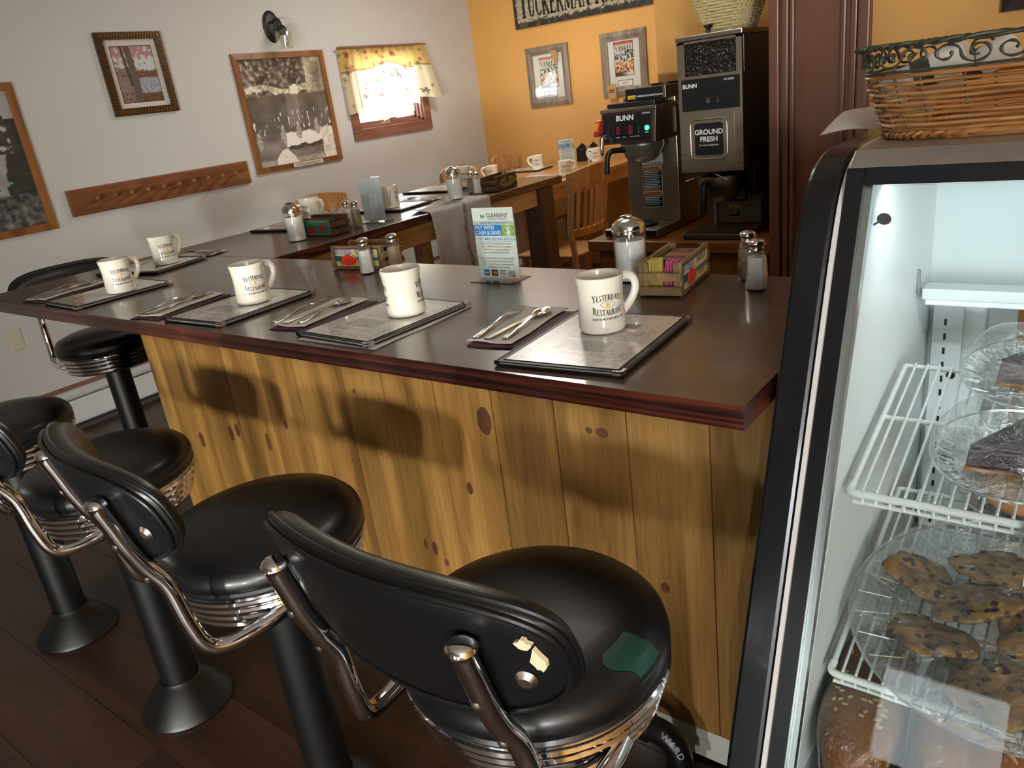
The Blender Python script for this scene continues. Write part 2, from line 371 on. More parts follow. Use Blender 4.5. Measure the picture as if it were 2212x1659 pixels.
# brown painted column beside the coffee counter
tr = struct(MB().bb(-0.568, -0.268, 1.735, 2.3, 0, CEIL).build('trim_1', M_brown, smooth=False))
for (a, b, d) in ((-0.568, -0.535, 0.022), (-0.528, -0.508, 0.014), (-0.502, -0.488, 0.02), (-0.352, -0.336, 0.018), (-0.326, -0.306, 0.012), (-0.30, -0.268, 0.026)):
    MB().bb(a, b, 1.735-d, 1.737, 0, CEIL).build('moulding', M_brown, tr, smooth=False, bevel=0.005)
# baseboard heater along the white wall
ht = empty('baseboard_heater', (WL, 0.9, 0), 0, 'long white metal baseboard heater low on the white wall', 'heater')
M_heat = mat('heater_enamel', 'd6d6d4', 0.4, var=0.02)
MB().bb(0, 0.008, -1.6, 1.9, 0.02, 0.2).build('back_panel', M_heat, ht, smooth=False)
MB().hexa([(0.06, -1.6, 0.045), (0.066, -1.6, 0.045), (0.066, 1.9, 0.045), (0.06, 1.9, 0.045), (0.06, -1.6, 0.165), (0.066, -1.6, 0.165), (0.066, 1.9, 0.165), (0.06, 1.9, 0.165)]).build('front_panel', M_heat, ht, smooth=False, bevel=0.002)
MB().hexa([(0.0, -1.6, 0.198), (0.05, -1.6, 0.185), (0.05, 1.9, 0.185), (0.0, 1.9, 0.198), (0.0, -1.6, 0.21), (0.052, -1.6, 0.195), (0.052, 1.9, 0.195), (0.0, 1.9, 0.21)]).build('top_hood', M_heat, ht, smooth=False)
MB().bb(0.008, 0.058, -1.6, 1.9, 0.1, 0.135).build('fin_element', M_black, ht, smooth=False)
MB().bb(0.0, 0.06, -1.6, 1.9, 0.0, 0.02).build('gap_shade', mat('heater_gap_shade', '4a4644', 0.6), ht, smooth=False)  # dark strip painted in for the shade under the heater
struct(MB().bb(WL, WL+0.012, RY, YB, 0.212, 0.232).build('baseboard_left', M_cas, smooth=False))

# ================================================================== the bar
M_top = wood('bar_top_wood', '38241a', '4b3123', '5a3d2d', axis=0, stretch=16, scale=6, rough=0.34, coat=0.55, vary=0.0, bump=0.12, grain=0.35)
def bar_top_mat():
    m = M_top; nt = m.node_tree; b = nt.nodes['Principled BSDF']
    # end and edge grain runs warm red where the board edges show
    g = N(nt, 'ShaderNodeNewGeometry'); sp = N(nt, 'ShaderNodeSeparateXYZ'); nt.links.new(g.outputs['Normal'], sp.inputs[0])
    ab = N(nt, 'ShaderNodeMath', operation='ABSOLUTE'); nt.links.new(sp.outputs['Z'], ab.inputs[0])
    iv = N(nt, 'ShaderNodeMath', operation='SUBTRACT'); iv.inputs[0].default_value = 1; nt.links.new(ab.outputs[0], iv.inputs[1])
    tc = N(nt, 'ShaderNodeTexCoord'); mp = N(nt, 'ShaderNodeMapping'); mp.inputs['Scale'].default_value = (0.9, 9, 90); nt.links.new(tc.outputs['Object'], mp.inputs['Vector'])
    n1 = N(nt, 'ShaderNodeTexNoise'); n1.inputs['Scale'].default_value = 1; n1.inputs['Detail'].default_value = 4; n1.inputs['Distortion'].default_value = 0.6; nt.links.new(mp.outputs[0], n1.inputs['Vector'])
    rp = N(nt, 'ShaderNodeValToRGB'); e = rp.color_ramp.elements; e[0].position = 0.42; e[0].color = lin('281312'); e[1].position = 0.66; e[1].color = lin('70341f'); nt.links.new(n1.outputs['Fac'], rp.inputs['Fac'])
    mx = N(nt, 'ShaderNodeMix', data_type='RGBA'); nt.links.new(iv.outputs[0], mx.inputs['Factor'])
    src = b.inputs['Base Color'].links[0].from_socket; nt.links.new(src, mx.inputs['A']); nt.links.new(rp.outputs['Color'], mx.inputs['B']); nt.links.new(mx.outputs['Result'], b.inputs['Base Color'])
bar_top_mat()
TH = 0.036
top = empty('worktop', (0, 0, 0), 0, 'glossy dark-stained wooden L-shaped bar counter top', 'counter top')
MB().prism([(-2.665, 0.0), (0, 0), (0, 0.66), (-1.91, 0.66), (-1.91, 0.661), (-2.665, 0.661)], HT-TH, HT).build('front_slab', M_top, top, smooth=False, bevel=0.004)
MB().bb(-2.665, -1.91, 0.662, 2.48, HT-TH, HT).build('return_slab', M_top, top, smooth=False, bevel=0.004)
M_pine = wood('pine_board', '7b5729', '9a7038', 'ae8346', axis=2, stretch=10, scale=8, rough=0.48, vary=0.16, bump=0.2, grain=0.4)
M_knot = mat('pine_knot', '5a3420', 0.55, var=0.25, scale=60)
base = empty('pine_bar', (0, 0, 0), 0, 'honey pine board front of the bar under the dark counter', 'bar counter')
seams = [-2.13, -2.05, -1.867, -1.675, -1.5, -1.34, -1.142, -0.994, -0.825, -0.656, -0.492, -0.326, -0.159, -0.012]
knots = [(-0.684, .732, .02, .034), (-0.76, .546, .009, .016), (-0.382, .756, .014, .011), (-0.412, .756, .008, .007), (-1.74, .517, .013, .025), (-1.70, .535, .012, .022), (-1.93, .461, .014, .028), (-1.437, .599, .008, .014), (-1.105, .746, .005, .007), (-0.916, .335, .009, .022), (-0.883, .303, .008, .01), (-0.948, .34, .006, .014), (-0.265, .431, .01, .012), (-1.547, .523, .01, .03)]
for i in range(len(seams)-1):
    a, b = seams[i], seams[i+1]; c = (a+b)/2
    o = MB().bb(-(b-a)/2+0.0013, (b-a)/2-0.0013, 0, 0.018, -0.42, 0.42).build('plank', M_pine, base, smooth=False)
    o.location = (c, 0.245, 0.512)
    for (kx, kz, rx, rz) in knots:
        if a <= kx < b:
            q = MB(); pts = [(rx*math.cos(t*PI/8)*(1+0.03*math.sin(3*t)), rz*math.sin(t*PI/8)*(1+0.03*math.cos(2*t+kx))) for t in range(16)]
            q.add([(x, -0.0005, z) for x, z in pts]+[(x*1.02, 0.003, z*1.02) for x, z in pts], [tuple(range(15, -1, -1))]+[(t, (t+1) % 16, 16+(t+1) % 16, 16+t) for t in range(16)])
            ko = q.build('knot', M_knot, o); ko.location = (kx-c, 0, kz-0.512); fixnormals(ko)
M_drk = mat('bar_carcass', '1d120a', 0.8)
MB().bb(-2.125, -0.014, 0.2645, 0.645, 0.0, 0.93).build('carcass', M_drk, base, smooth=False)
MB().bb(-2.13, -0.012, 0.249, 0.263, 0.012, 0.09).build('kick_board', mat('kick_board_paint', 'cfccc4', 0.6, var=0.05), base, smooth=False)
# table-like return of the bar
M_apron = wood('apron_wood', 'b08046', 'c6965a', 'd2a66c', axis=1, rough=0.42, vary=0.05)
M_post = wood('post_wood', '3d2518', '4d3020', '5c3b28', axis=2, rough=0.45, vary=0.05)
fr = empty('counter_stand', (0, 0, 0), 0, 'wooden apron and posts carrying the return of the bar', 'bar frame')
MB().bb(-1.955, -1.932, 0.664, 2.38, 0.85, 0.9325).build('apron', M_apron, fr, smooth=False, bevel=0.002)
MB().bb(-2.62, -2.6, 0.664, 2.44, 0.85, 0.9325).build('apron', M_apron, fr, smooth=False, bevel=0.002)
MB().bb(-2.598, -2.02, 2.40, 2.42, 0.85, 0.9325).build('apron', M_apron, fr, smooth=False, bevel=0.002)
for (x, y, s, m) in ((-1.96, 2.325, 0.055, M_post), (-2.62, 2.33, 0.04, M_post), (-2.0, 1.48, 0.028, M_apron), (-2.6, 1.48, 0.028, M_apron)):
    MB().bb(x-s+0.0, x+s, y-s, y+s, 0, 0.85 if m is M_apron else 0.9325).build('post', m, fr, smooth=False, bevel=0.003)
# iron foot rail
M_iron = mat('black_iron', '101012', 0.32, var=0.3, scale=40, bump=0.2)
rail = empty('foot_rail', (0, 0, 0), 0, 'black iron pipe foot rail with elbow at the base of the bar', 'foot rail')
MB().tube([(-2.1, 0.15, 0.147), (-0.26, 0.15, 0.147)], 0.021, 16).build('pipe', M_iron, rail)
el = MB(); pth = [(-0.285, 0.15, 0.147), (-0.255, 0.15, 0.147)]+[(-0.255+0.05*math.sin(t), 0.15, 0.097+0.05*math.cos(t)) for t in [PI/2*k/8 for k in range(9)]]+[(-0.205, 0.15, 0.05)]
el.tube(pth, 0.026, 18); el.tube([(-0.29, 0.15, 0.147), (-0.268, 0.15, 0.147)], 0.031, 18); el.tube([(-0.205, 0.15, 0.075), (-0.205, 0.15, 0.05)], 0.031, 18)
elo = el.build('elbow', M_iron, rail)
MB().tube([(-0.205, 0.15, 0.055), (-0.205, 0.15, 0.012)], 0.021, 16).tube([(-0.205, 0.15, 0.012), (-0.205, 0.15, 0.0)], 0.045, 20).build('flange', M_iron, rail)
tv = text('WARD', 0.017, 0.02, spacing=1.2); mb = MB()
v_, f_ = tv
def onel(x, y):
    t = PI/4-x/0.06; a = 0.9; cx, cz = -0.255+0.05*math.sin(t), 0.097+0.05*math.cos(t); r = 0.0264
    n = Vector((math.sin(t)*math.cos(a), -math.sin(a), math.cos(t)*math.cos(a))); up = Vector((math.sin(t), 0, math.cos(t)))
    aa = a-(y-0.004)/r; n = Vector((math.sin(t)*math.cos(aa), -math.sin(aa), math.cos(t)*math.cos(aa)))
    return (cx+n.x*r, 0.15+n.y*r, cz+n.z*r)
flat(mb, tv, lambda x, y: onel(-x, y)).build('cast_letters', mat('cast_letter_grey', '8a8a8c', 0.5), elo)
MB().tube([(-2.06, 0.15, 0.147), (-2.06, 0.15, 0.0)], 0.021, 14).build('support', M_iron, rail)

# ceiling panels added out of view to brighten the far corner and aisle
def fill_panel(x, y, power, lb):
    t = empty('fill_panel', (x, y, CEIL), 0, lb, 'added fill panel', 'added ceiling fill panels')
    MB().bb(-0.31, 0.31, -0.31, 0.31, -0.05, -0.001).build('frame', M_white_gloss, t, smooth=False, bevel=0.004)
    MB().bb(-0.28, 0.28, -0.28, 0.28, -0.053, -0.0505).build('diffuser', mat('fill_diffuser', 'f4f4f0', 0.5, emit='fff3e2', es=1.5), t, smooth=False)
    l = window_light('fill_glow', (0, 0, -0.06), (0, 0, -1), 0.54, 0.54, power, (1.0, 0.95, 0.88)); l.parent = t
fill_panel(-2.6, 3.1, 17, 'added fill panel on the ceiling over the far table'); fill_panel(-1.1, 1.15, 1.6, 'added fill panel on the ceiling over the service aisle')
# ================================================================== swivel stools
M_vinyl = mat('black_vinyl', '0e0f11', 0.36, var=0.15, scale=120, coat=0.08, bump=0.05)
M_pole = mat('black_enamel', '060607', 0.42, var=0.2, scale=25)
PW, PH, PR, PT, PTILT, PZ, PD = 0.465, 0.186, 0.52, 0.05, 0.25, 0.886, 0.252
def padpt(U, W, d):
    th = U/PR; f = PR*(1-math.cos(th))+d; lu = PR*math.sin(th)
    return Vector((lu, -PD+f*math.cos(PTILT)-W*math.sin(PTILT), PZ+W*math.cos(PTILT)+f*math.sin(PTILT)))
def padout(t, s=1.0):
    e = 2/2.7; c, q = math.cos(t), math.sin(t)
    return s*PW/2*math.copysign(abs(c)**e, c), s*PH/2*math.copysign(abs(q)**e, q)
def make_stool():
    t = empty('swivel_stool', (0, 0, 0), 0, 'x', 'stool')
    MB().lathe([(0, 0), (0.114, 0), (0.116, 0.006), (0.112, 0.016), (0.056, 0.082), (0.05, 0.088), (0.048, 0.092)], 48).build('floor_base', M_pole, t)
    MB().lathe([(0.046, 0.085), (0.046, 0.61)], 32).build('column', M_pole, t)
    pr = [(0, 0.598), (0.13, 0.598), (0.160, 0.602)]
    for k in range(4):
        z0 = 0.604+k*0.0165; r0 = 0.162+k*0.005
        pr += [(r0, z0), (r0+0.007, z0+0.003), (r0+0.009, z0+0.0075), (r0+0.007, z0+0.0125), (r0+0.001, z0+0.0155)]
    pr += [(0.182, 0.672), (0, 0.673)]
    MB().lathe(pr, 64).build('trim_ring', M_chrome, t)
    cu = MB().lathe([(0, 0.671), (0.176, 0.671), (0.184, 0.674), (0.1865, 0.679), (0.184, 0.684), (0.1862, 0.688), (0.1868, 0.698), (0.183, 0.711), (0.172, 0.7225), (0.15, 0.731), (0.11, 0.7365), (0.06, 0.739), (0, 0.7395)], 64).build('seat_cushion', M_vinyl, t)
    # padded backrest, bent round the sitter
    nt_, nr = 72, [0.001, 0.3, 0.55, 0.75, 0.88, 0.95, 0.985, 1.0]
    mb = MB(); vs = []; fs = []
    rings = [(r, 1) for r in nr]+[(r, -1) for r in nr[::-1]]
    for (r, sg) in rings:
        for k in range(nt_):
            U, W = padout(2*PI*k/nt_, r)
            d = (0.036 if sg > 0 else 0.0115)*(1-r**8)**0.5 if r < 1 else 0.0
            vs.append(padpt(U, W, sg*d))
    L = len(rings)
    for i in range(L-1):
        for k in range(nt_): q = (k+1) % nt_; fs.append((i*nt_+k, i*nt_+q, (i+1)*nt_+q, (i+1)*nt_+k))
    mb.add(vs, fs); pad = fixnormals(mb.build('back_pad', M_vinyl, t))
    for dd, s_ in ((0.004, 1.004), (-0.008, 0.98)):
        MB().tube([padpt(*padout(2*PI*k/nt_, s_), dd) for k in range(nt_)], 0.0035, 8, closed=True).build('piping', M_vinyl, pad)
    for s in (-1, 1):
        off = -0.0115-0.012
        up = [padpt(s*0.145, w_, off-0.004*(1 if w_ > -0.06 else 0)) for w_ in (-0.085, -0.04, 0.0, 0.035)]
        tip = padpt(s*0.145, 0.052, off)
        path = smoothpath([(s*0.165, -0.05, 0.630), (s*0.168, -0.09, 0.626), (s*0.163, -0.155, 0.622), (s*0.157, -0.19, 0.638), (s*0.152, -0.205, 0.69), (s*0.148, -0.215, 0.76)]+up+[tip], 6)
        rad = [0.0132]*len(path); n_ = len(path)
        for k in range(5): rad[n_-1-k] = 0.0155*math.sin(math.acos(max(0, 1-(k+0.25)/5.2)))*1.05+0.001
        tb = MB().tube(path, rad, 14, flat=1.0).build('back_tube', M_chrome, t)
        for q_ in (up[1].lerp(up[2], 0.3), up[0].lerp(Vector((s*0.148, -0.215, 0.76)), 0.35)):
            nrm = Vector((s*0.12, -math.cos(PTILT), -math.sin(PTILT))).normalized(); p = q_+nrm*0.0125
            MB().tube([p+nrm*-0.004, p+nrm*0.001, p+nrm*0.0028], [0.0058, 0.0058, 0.003], 14).build('bolt', M_steel, tb)
        p = padpt(s*0.183, -0.02, -0.0105); MB().tube([p, p+Vector((s*0.35, -1, -0.25)).normalized()*0.005], [0.0125, 0.007], 16).build('button', M_steel, pad)
    return t
st0 = make_stool()
stools = [((-0.2113, -0.2427, 0), -0.014, 'nearest black swivel stool, green patch on its seat, by the pastry case'),
          ((-0.8308, -0.2467, 0), -0.171, 'black swivel stool, second along the bar from the pastry case'),
          ((-1.4362, -0.2437, 0), -0.10, 'black swivel stool, third along the bar from the pastry case'),
          ((-2.0593, -0.2487, 0), 0.05, 'black swivel stool, fourth along the bar, at the left picture edge'),
          ((-2.70, 0.38, 0), -PI/2-0.12, 'black swivel stool round the corner of the bar, nearest the white wall')]
for i, (l, a, lb) in enumerate(stools):
    s_ = st0 if i == 0 else dup(st0, label=lb)
    s_.location = l; s_.rotation_euler = (0, 0, a); s_['label'] = lb; s_['group'] = 'swivel stools round the bar'
# the near stool's repairs: green tape on the seat, torn vinyl on the back
def cush(r): 
    P = [(0, .7395), (.06, .739), (.11, .7365), (.15, .731), (.172, .7225), (.183, .711), (.1868, .698)]
    for (a, za), (b, zb) in zip(P, P[1:]):
        if r <= b: return za+(zb-za)*(r-a)/(b-a)
    return .698
def patch(u, v):
    r = 0.135+u*0.05; a = math.radians(-12+v*21-5*math.sin(u*5)*(1-v))
    z = cush(r)+0.0009
    return (r*math.cos(a), r*math.sin(a), z)
tp = MB().grid(patch, 12, 12).build('tape_patch', mat('green_tape', '124336', 0.4, var=0.08), st0)
M_foam = mat('torn_foam', 'e6d5ae', 0.8, var=0.12, scale=200)
for (U, W, rx, rz, sd) in ((0.205, 0.012, 0.006, 0.015, 1), (0.196, 0.036, 0.007, 0.007, 2)):
    pts = [padpt(U+rx*math.cos(k*PI/6)*(1+0.35*math.sin(k*2.3+sd)), W+rz*math.sin(k*PI/6)*(1+0.25*math.cos(k*1.7+sd)), -0.0095) for k in range(12)]
    pts2 = [p+Vector((0, -0.0045, -0.001)) for p in pts]
    q = MB().add(pts+pts2, [tuple(range(12, 24))]+[(k, (k+1) % 12, 12+(k+1) % 12, 12+k) for k in range(12)])
    fixnormals(q.build('torn_spot', M_foam, st0))

# ================================================================== mugs
M_mug = mat('cream_glaze', 'ece6d6', 0.16, var=0.015, coat=0.5)
M_ink = mat('black_ink', '141318', 0.4, var=0.05)
M_yolk = mat('yolk_ink', 'e0b030', 0.4, var=0.05)
MUGP = [(0.0, 0.0015), (0.035, 0.0), (0.0405, 0.0015), (0.0428, 0.007), (0.0425, 0.016), (0.0412, 0.032), (0.0403, 0.048), (0.0403, 0.064), (0.0415, 0.08), (0.0432, 0.0915), (0.0430, 0.0945), (0.0415, 0.0955), (0.0398, 0.0945), (0.0385, 0.09), (0.0365, 0.07), (0.0362, 0.03), (0.034, 0.012), (0, 0.010)]
def mugr(z):
    P = MUGP[3:11]
    for (a, za), (b, zb) in zip(P, P[1:]):
        if z <= zb: return a+(b-a)*max(0, (z-za))/(zb-za)
    return P[-1][0]
def make_mug():
    t = empty('coffee_mug', (0, 0, 0), 0, 'x', 'mug')
    body = MB().lathe(MUGP, 40).build('body', M_mug, t)
    pth = smoothpath([(0.037, 0, 0.082), (0.052, 0, 0.0845), (0.066, 0, 0.079), (0.0725, 0, 0.066), (0.069, 0, 0.05), (0.057, 0, 0.034), (0.045, 0, 0.024), (0.037, 0, 0.020)], 6)
    MB().tube(pth, [0.0062]*len(pth), 12, flat=1.25).build('handle', M_mug, t)
    for base_a in (-PI/2, PI/2):
        def P(x, y, b=base_a): 
            r = mugr(y)+0.0004; a = b-0.16+x/0.0405; return (r*math.cos(a), r*math.sin(a), y)
        mb = MB()
        flat(mb, serif('YESTERDAYS', 0.0098, 0.056, tall=(0,), arch=-0.35), P, 0, 0.0585)
        flat(mb, serif('RESTAURANT', 0.0098, 0.056, tall=(0,), arch=0.25), P, 0, 0.0330)
        flat(mb, text('WHITE MOUNTAINS - NH', 0.0052, 0.03), P, 0, 0.0255)
        egg = [(0.0128*math.cos(k*PI/14)*(1+0.12*math.cos(2*k*PI/14+1)), 0.0512+0.0052*math.sin(k*PI/14)*(1+0.18*math.cos(3*k*PI/14))) for k in range(28)]
        n = 28; o = [(x*0.94, 0.0512+(y-0.0512)*0.88) for x, y in egg]
        mb.add([P(x, y) for x, y in egg+o], [(k, (k+1) % n, n+(k+1) % n, n+k) for k in range(n)])
        mb.build('printed_name', M_ink, body)
        MB().add([P(-0.001+0.0032*math.cos(k*PI/8), 0.0512+0.0032*math.sin(k*PI/8)) for k in range(16)], [tuple(range(16))]).build('printed_yolk', M_yolk, body)
    return t
mug0 = make_mug(); D2 = math.radians
ZT = HT+0.0105; TZ = 0.84
mugs = [((-0.347, 0.225, ZT), 59, 'cream diner mug on the nearest menu, its handle to the right'),
        ((-0.83, 0.212, ZT), 137, 'cream mug with its handle turned away, on the second menu'),
        ((-1.362, 0.196, ZT), 85, 'cream mug on the third menu, left of the melon crate'),
        ((-2.016, 0.178, ZT), 92, 'cream mug on the menu at the left end of the bar front'),
        ((-2.316, 0.50, ZT), 90, 'cream mug at the bar corner, behind the leftmost front mug'),
        ((-2.44, 1.27, ZT), 15, 'cream mug half hidden behind the sugar pourer and pepper crate'),
        ((-2.235, 1.56, ZT), -44, 'cream mug with its handle towards us, beside the blank card holder'),
        ((-2.28, 2.13, ZT), 45, 'cream mug right behind the sugar pourer beside the grey towel'),
        ((-2.51, 3.42, TZ+0.004), 46, 'small white mug on the far wooden table, by the slatted chair back'),
        ((-3.06, 3.9, TZ+0.004), -155, 'small white mug at the middle of the far table, handle to the left'),
        ((-3.12, 3.42, TZ), -155, 'small white mug at the left end of the far table, above the lake crate'),
        ((-2.72, 4.18, TZ), 200, 'white mug by the black condiment caddy near the coffee brewer')]
for i, (l, a, lb) in enumerate(mugs):
    o = mug0 if i == 0 else dup(mug0)
    o.location = l; o.rotation_euler = (0, 0, D2(a)); o.scale = (1, 1, 1.05); o['label'] = lb; o['group'] = 'coffee mugs'

# ================================================================== menus
M_leath = mat('black_leatherette', '0d0d10', 0.42, var=0.2, scale=90)
M_paper = mat('cream_paper', 'd8cfc4', 0.6, var=0.03)
M_menup = printmat('menu_print', 0.22, 0.6)
MW, MH = 0.235, 0.298
def menuink(u, v):
    c = (0.86, 0.835, 0.81); e = min(u, 1-u, (v)*1.27, (1-v)*1.27)
    n = fbm(u*46, v*58, 3, 3)
    if 0.05 < e < 0.13: c = mixc(c, (0.5, 0.42, 0.40), step(0.5, 0.66, n)*0.5)
    if u > 0.62 and v < 0.28 and e > 0.04: c = mixc(c, (0.45, 0.42, 0.4), step(0.5, 0.66, fbm(u*30, v*38, 9))*0.5)
    if 0.34 < u < 0.74 and 0.70 < v < 0.80: c = (0.5, 0.48, 0.47)
    if 0.2 < u < 0.86 and (0.47 < v < 0.66):
        ln = (v*38) % 1
        if ln < 0.4 and fbm(u*70, math.floor(v*38)*3.1, 5, 1) > 0.42: c = mixc(c, (0.5, 0.45, 0.44), 0.55)
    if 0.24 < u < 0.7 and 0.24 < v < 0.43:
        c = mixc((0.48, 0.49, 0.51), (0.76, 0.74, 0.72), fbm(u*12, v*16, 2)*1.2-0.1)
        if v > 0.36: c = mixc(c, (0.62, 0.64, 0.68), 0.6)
    if 0.2 < u < 0.8 and 0.15 < v < 0.21 and (v*60) % 1 < 0.5 and fbm(u*70, v*30, 8, 1) > 0.45: c = mixc(c, (0.45, 0.4, 0.4), 0.6)
    return c
def make_menu():
    t = empty('menu', (0, 0, 0), 0, 'x', 'menu')
    MB().prism(rrect(0, MW, 0, MH, 0.006), 0, 0.0024).build('back_cover', M_leath, t, bevel=0.0007, seg=1)
    MB().bb(0.005, MW-0.004, 0.004, MH-0.004, 0.0024, 0.0062).build('inner_leaf', mat('page_edges', '8c857e', 0.7), t, smooth=False)
    fc = MB().prism(rrect(0, MW, 0, MH, 0.006), 0.0062, 0.0082).build('front_cover', M_leath, t, bevel=0.0007, seg=1)
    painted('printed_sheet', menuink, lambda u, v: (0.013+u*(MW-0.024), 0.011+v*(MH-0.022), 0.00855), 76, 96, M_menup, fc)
    st = MB()
    for (a, b, c, d) in ((0.0115, 0.0128, 0.01, MH-0.01), (MW-0.0112, MW-0.01, 0.01, MH-0.01), (0.0115, MW-0.01, 0.0095, 0.0108), (0.0115, MW-0.01, MH-0.0108, MH-0.0095)): st.bb(a, b, c, d, 0.0082, 0.0092)
    st.build('seam', M_leath, fc, smooth=False)
    MB().tube([(0.0015, 0.001, 0.0045), (0.0015, MH-0.001, 0.0045)], 0.0048, 12).build('spine', M_leath, t)
    for (cx, sx) in ((MW, -1),):
        for (cy, sy) in ((0, 1), (MH, -1)):
            for z in (0.0, 0.0062):
                q = MB(); L, w_ = 0.017, 0.0055; z0, z1 = z-0.0004, z+0.0027
                q.bb(min(cx+0.0006, cx+sx*L), max(cx+0.0006, cx+sx*L), min(cy-sy*0.0006, cy+sy*w_), max(cy-sy*0.0006, cy+sy*w_), max(z0, 0.0), z1)
                q.bb(min(cx+0.0006, cx+sx*w_), max(cx+0.0006, cx+sx*w_), min(cy-sy*0.0006, cy+sy*L), max(cy-sy*0.0006, cy+sy*L), max(z0, 0.0), z1)
                q.build('metal_corner', M_chrome, t, smooth=False)
    return t
menu0 = make_menu()
menus = [((-0.4394, 0.0222), 0.072, 'menu in black covers lying nearest the camera, under a mug'),
         ((-0.99, 0.035), -0.05, 'menu with a loose white sheet beneath, under the mug turned away'),
         ((-1.50, 0.02), 0.03, 'menu in black covers, third from the pastry case'),
         ((-2.20, 0.022), -0.04, 'menu in black covers at the left end of the bar front'),
         ((-2.20, 0.395), PI/2+0.24, 'menu lying across the bar corner under the back left mug'),
         ((-2.31, 1.09), PI/2+0.1, 'menu behind the sugar pourer on the return of the bar'),
         ((-2.12, 1.50), PI/2+0.1, 'menu under the mug beside the blank card holder'),
         ((-2.30, 2.02), PI/2+0.05, 'menu at the far end of the return, beyond the grey towel'),
         ((-2.58, 3.28), PI/2, 'menu on the far table under the near small mug'),
         ((-2.98, 3.78), PI/2+0.1, 'menu at the middle of the far wooden table')]
for i, (l, a, lb) in enumerate(menus):
    o = menu0 if i == 0 else dup(menu0)
    o.location = (l[0], l[1], (HT if i < 8 else TZ)+0.0012); o.rotation_euler = (0, 0, a); o['label'] = lb; o['group'] = 'menus'
ls = MB().grid(lambda u, v: (-0.985+0.24*u+0.035*v*0, 0.02+0.30*v, HT+0.0004+0.006*max(0, u-0.9)*8*(0.4+0.6*math.sin(v*9))*0.2), 20, 20).build('loose_sheet', mat('white_paper', 'e3dfda', 0.6, var=0.02))
ls.location = (0.012, 0.0, 0); tag(ls, 'loose white sheet of paper sticking out under the second menu', 'paper')

# ================================================================== napkins and flatware
M_nap = mat('white_napkin', 'd9d2c6', 0.8, var=0.04, scale=60, bump=0.1)
M_mar = mat('maroon_paper', '4a1f2e', 0.7, var=0.06)
M_cut = mat('flatware_steel', 'c9c4bc', 0.16, 1.0, var=0.04)
def ribbon(mb, st):
    """st: list of (y, halfwidth, z) along +y, 1.6 mm thick"""
    v = []; f = []
    for (y, w_, z) in st: v += [(-w_, y, z), (w_, y, z), (w_*0.7, y, z+0.0019), (-w_*0.7, y, z+0.0019)]
    for i in range(len(st)-1):
        a, b = 4*i, 4*(i+1)
        for k in range(4): q = (k+1) % 4; f.append((a+k, a+q, b+q, b+k))
    f += [(3, 2, 1, 0), tuple(4*(len(st)-1)+k for k in range(4))]
    mb.add(v, f)
def make_fork():
    t = empty('fork', (0, 0, 0), 0, 'x', 'fork')
    mb = MB(); ribbon(mb, [(0, 0.006, 0.001), (0.01, 0.0095, 0.001), (0.03, 0.0085, 0.0015), (0.07, 0.0045, 0.004), (0.105, 0.0033, 0.0075), (0.125, 0.004, 0.008), (0.135, 0.0105, 0.0065), (0.148, 0.0125, 0.0045)]); mb.build('handle', M_cut, t)
    for k in range(4):
        q = MB(); x = (k-1.5)*0.0063
        st = [(0.146, 0.0022, 0.0045), (0.165, 0.0016, 0.003), (0.185, 0.0013, 0.0035), (0.198, 0.0007, 0.006)]; ribbon(q, st)
        q.v = [(a+x, b, c) for a, b, c in q.v]; q.build('tine', M_cut, t)
    return t
def make_knife():
    t = empty('table_knife', (0, 0, 0), 0, 'x', 'knife')
    mb = MB(); ribbon(mb, [(0, 0.006, 0.001), (0.01, 0.008, 0.001), (0.05, 0.0065, 0.001), (0.095, 0.0055, 0.0015)]); mb.build('handle', M_cut, t)
    q = MB(); v = [(-0.005, 0.094), (0.005, 0.094), (0.009, 0.12), (0.009, 0.19), (0.004, 0.21), (-0.004, 0.213), (-0.006, 0.2), (-0.006, 0.11)]; q.prism(v, 0.0012, 0.0024); q.build('blade', M_cut, t, smooth=False)
    return t
def make_spoon():
    t = empty('spoon', (0, 0, 0), 0, 'x', 'spoon')
    mb = MB(); ribbon(mb, [(0, 0.006, 0.001), (0.01, 0.009, 0.001), (0.03, 0.008, 0.0015), (0.07, 0.004, 0.004), (0.105, 0.0032, 0.007), (0.125, 0.004, 0.007), (0.131, 0.0055, 0.0062)]); mb.build('handle', M_cut, t)
    def P(u, v):
        a = u*2*PI; r = v; x = 0.0175*r*math.cos(a); y = 0.1555+0.0285*r*math.sin(a)
        return (x, y, 0.0012+0.0062*r*r)
    q = MB(); q.grid(P, 28, 8, wrap=True); o = q.build('bowl', M_cut, t); sm = o.modifiers.new('thick', 'SOLIDIFY'); sm.thickness = 0.0012; sm.offset = 1
    return t
fork0, knife0, spoon0 = make_fork(), make_knife(), make_spoon()
def make_napkin(name, m, wv, hv, z, seed):
    def P(u, v): return ((u-0.5)*wv+0.004*math.sin(v*7+seed)*(u-0.5), v*hv+0.006*math.sin(u*6+seed)*(1 if v < 0.5 else -1)*0.5, z+0.0007*math.sin(u*8+seed)*math.sin(v*9+1)+0.0007)
    o = MB().grid(P, 14, 20).build(name, m); s_ = o.modifiers.new('thick', 'SOLIDIFY'); s_.thickness = 0.0016; s_.offset = 1
    return o
where = ['beside the nearest menu', 'beside the menu with the loose sheet', 'beside the third menu from the pastry case', 'at the left end of the bar front', 'at the bar corner beside the back left mug', 'beside the blank card holder, below the framed raft picture']
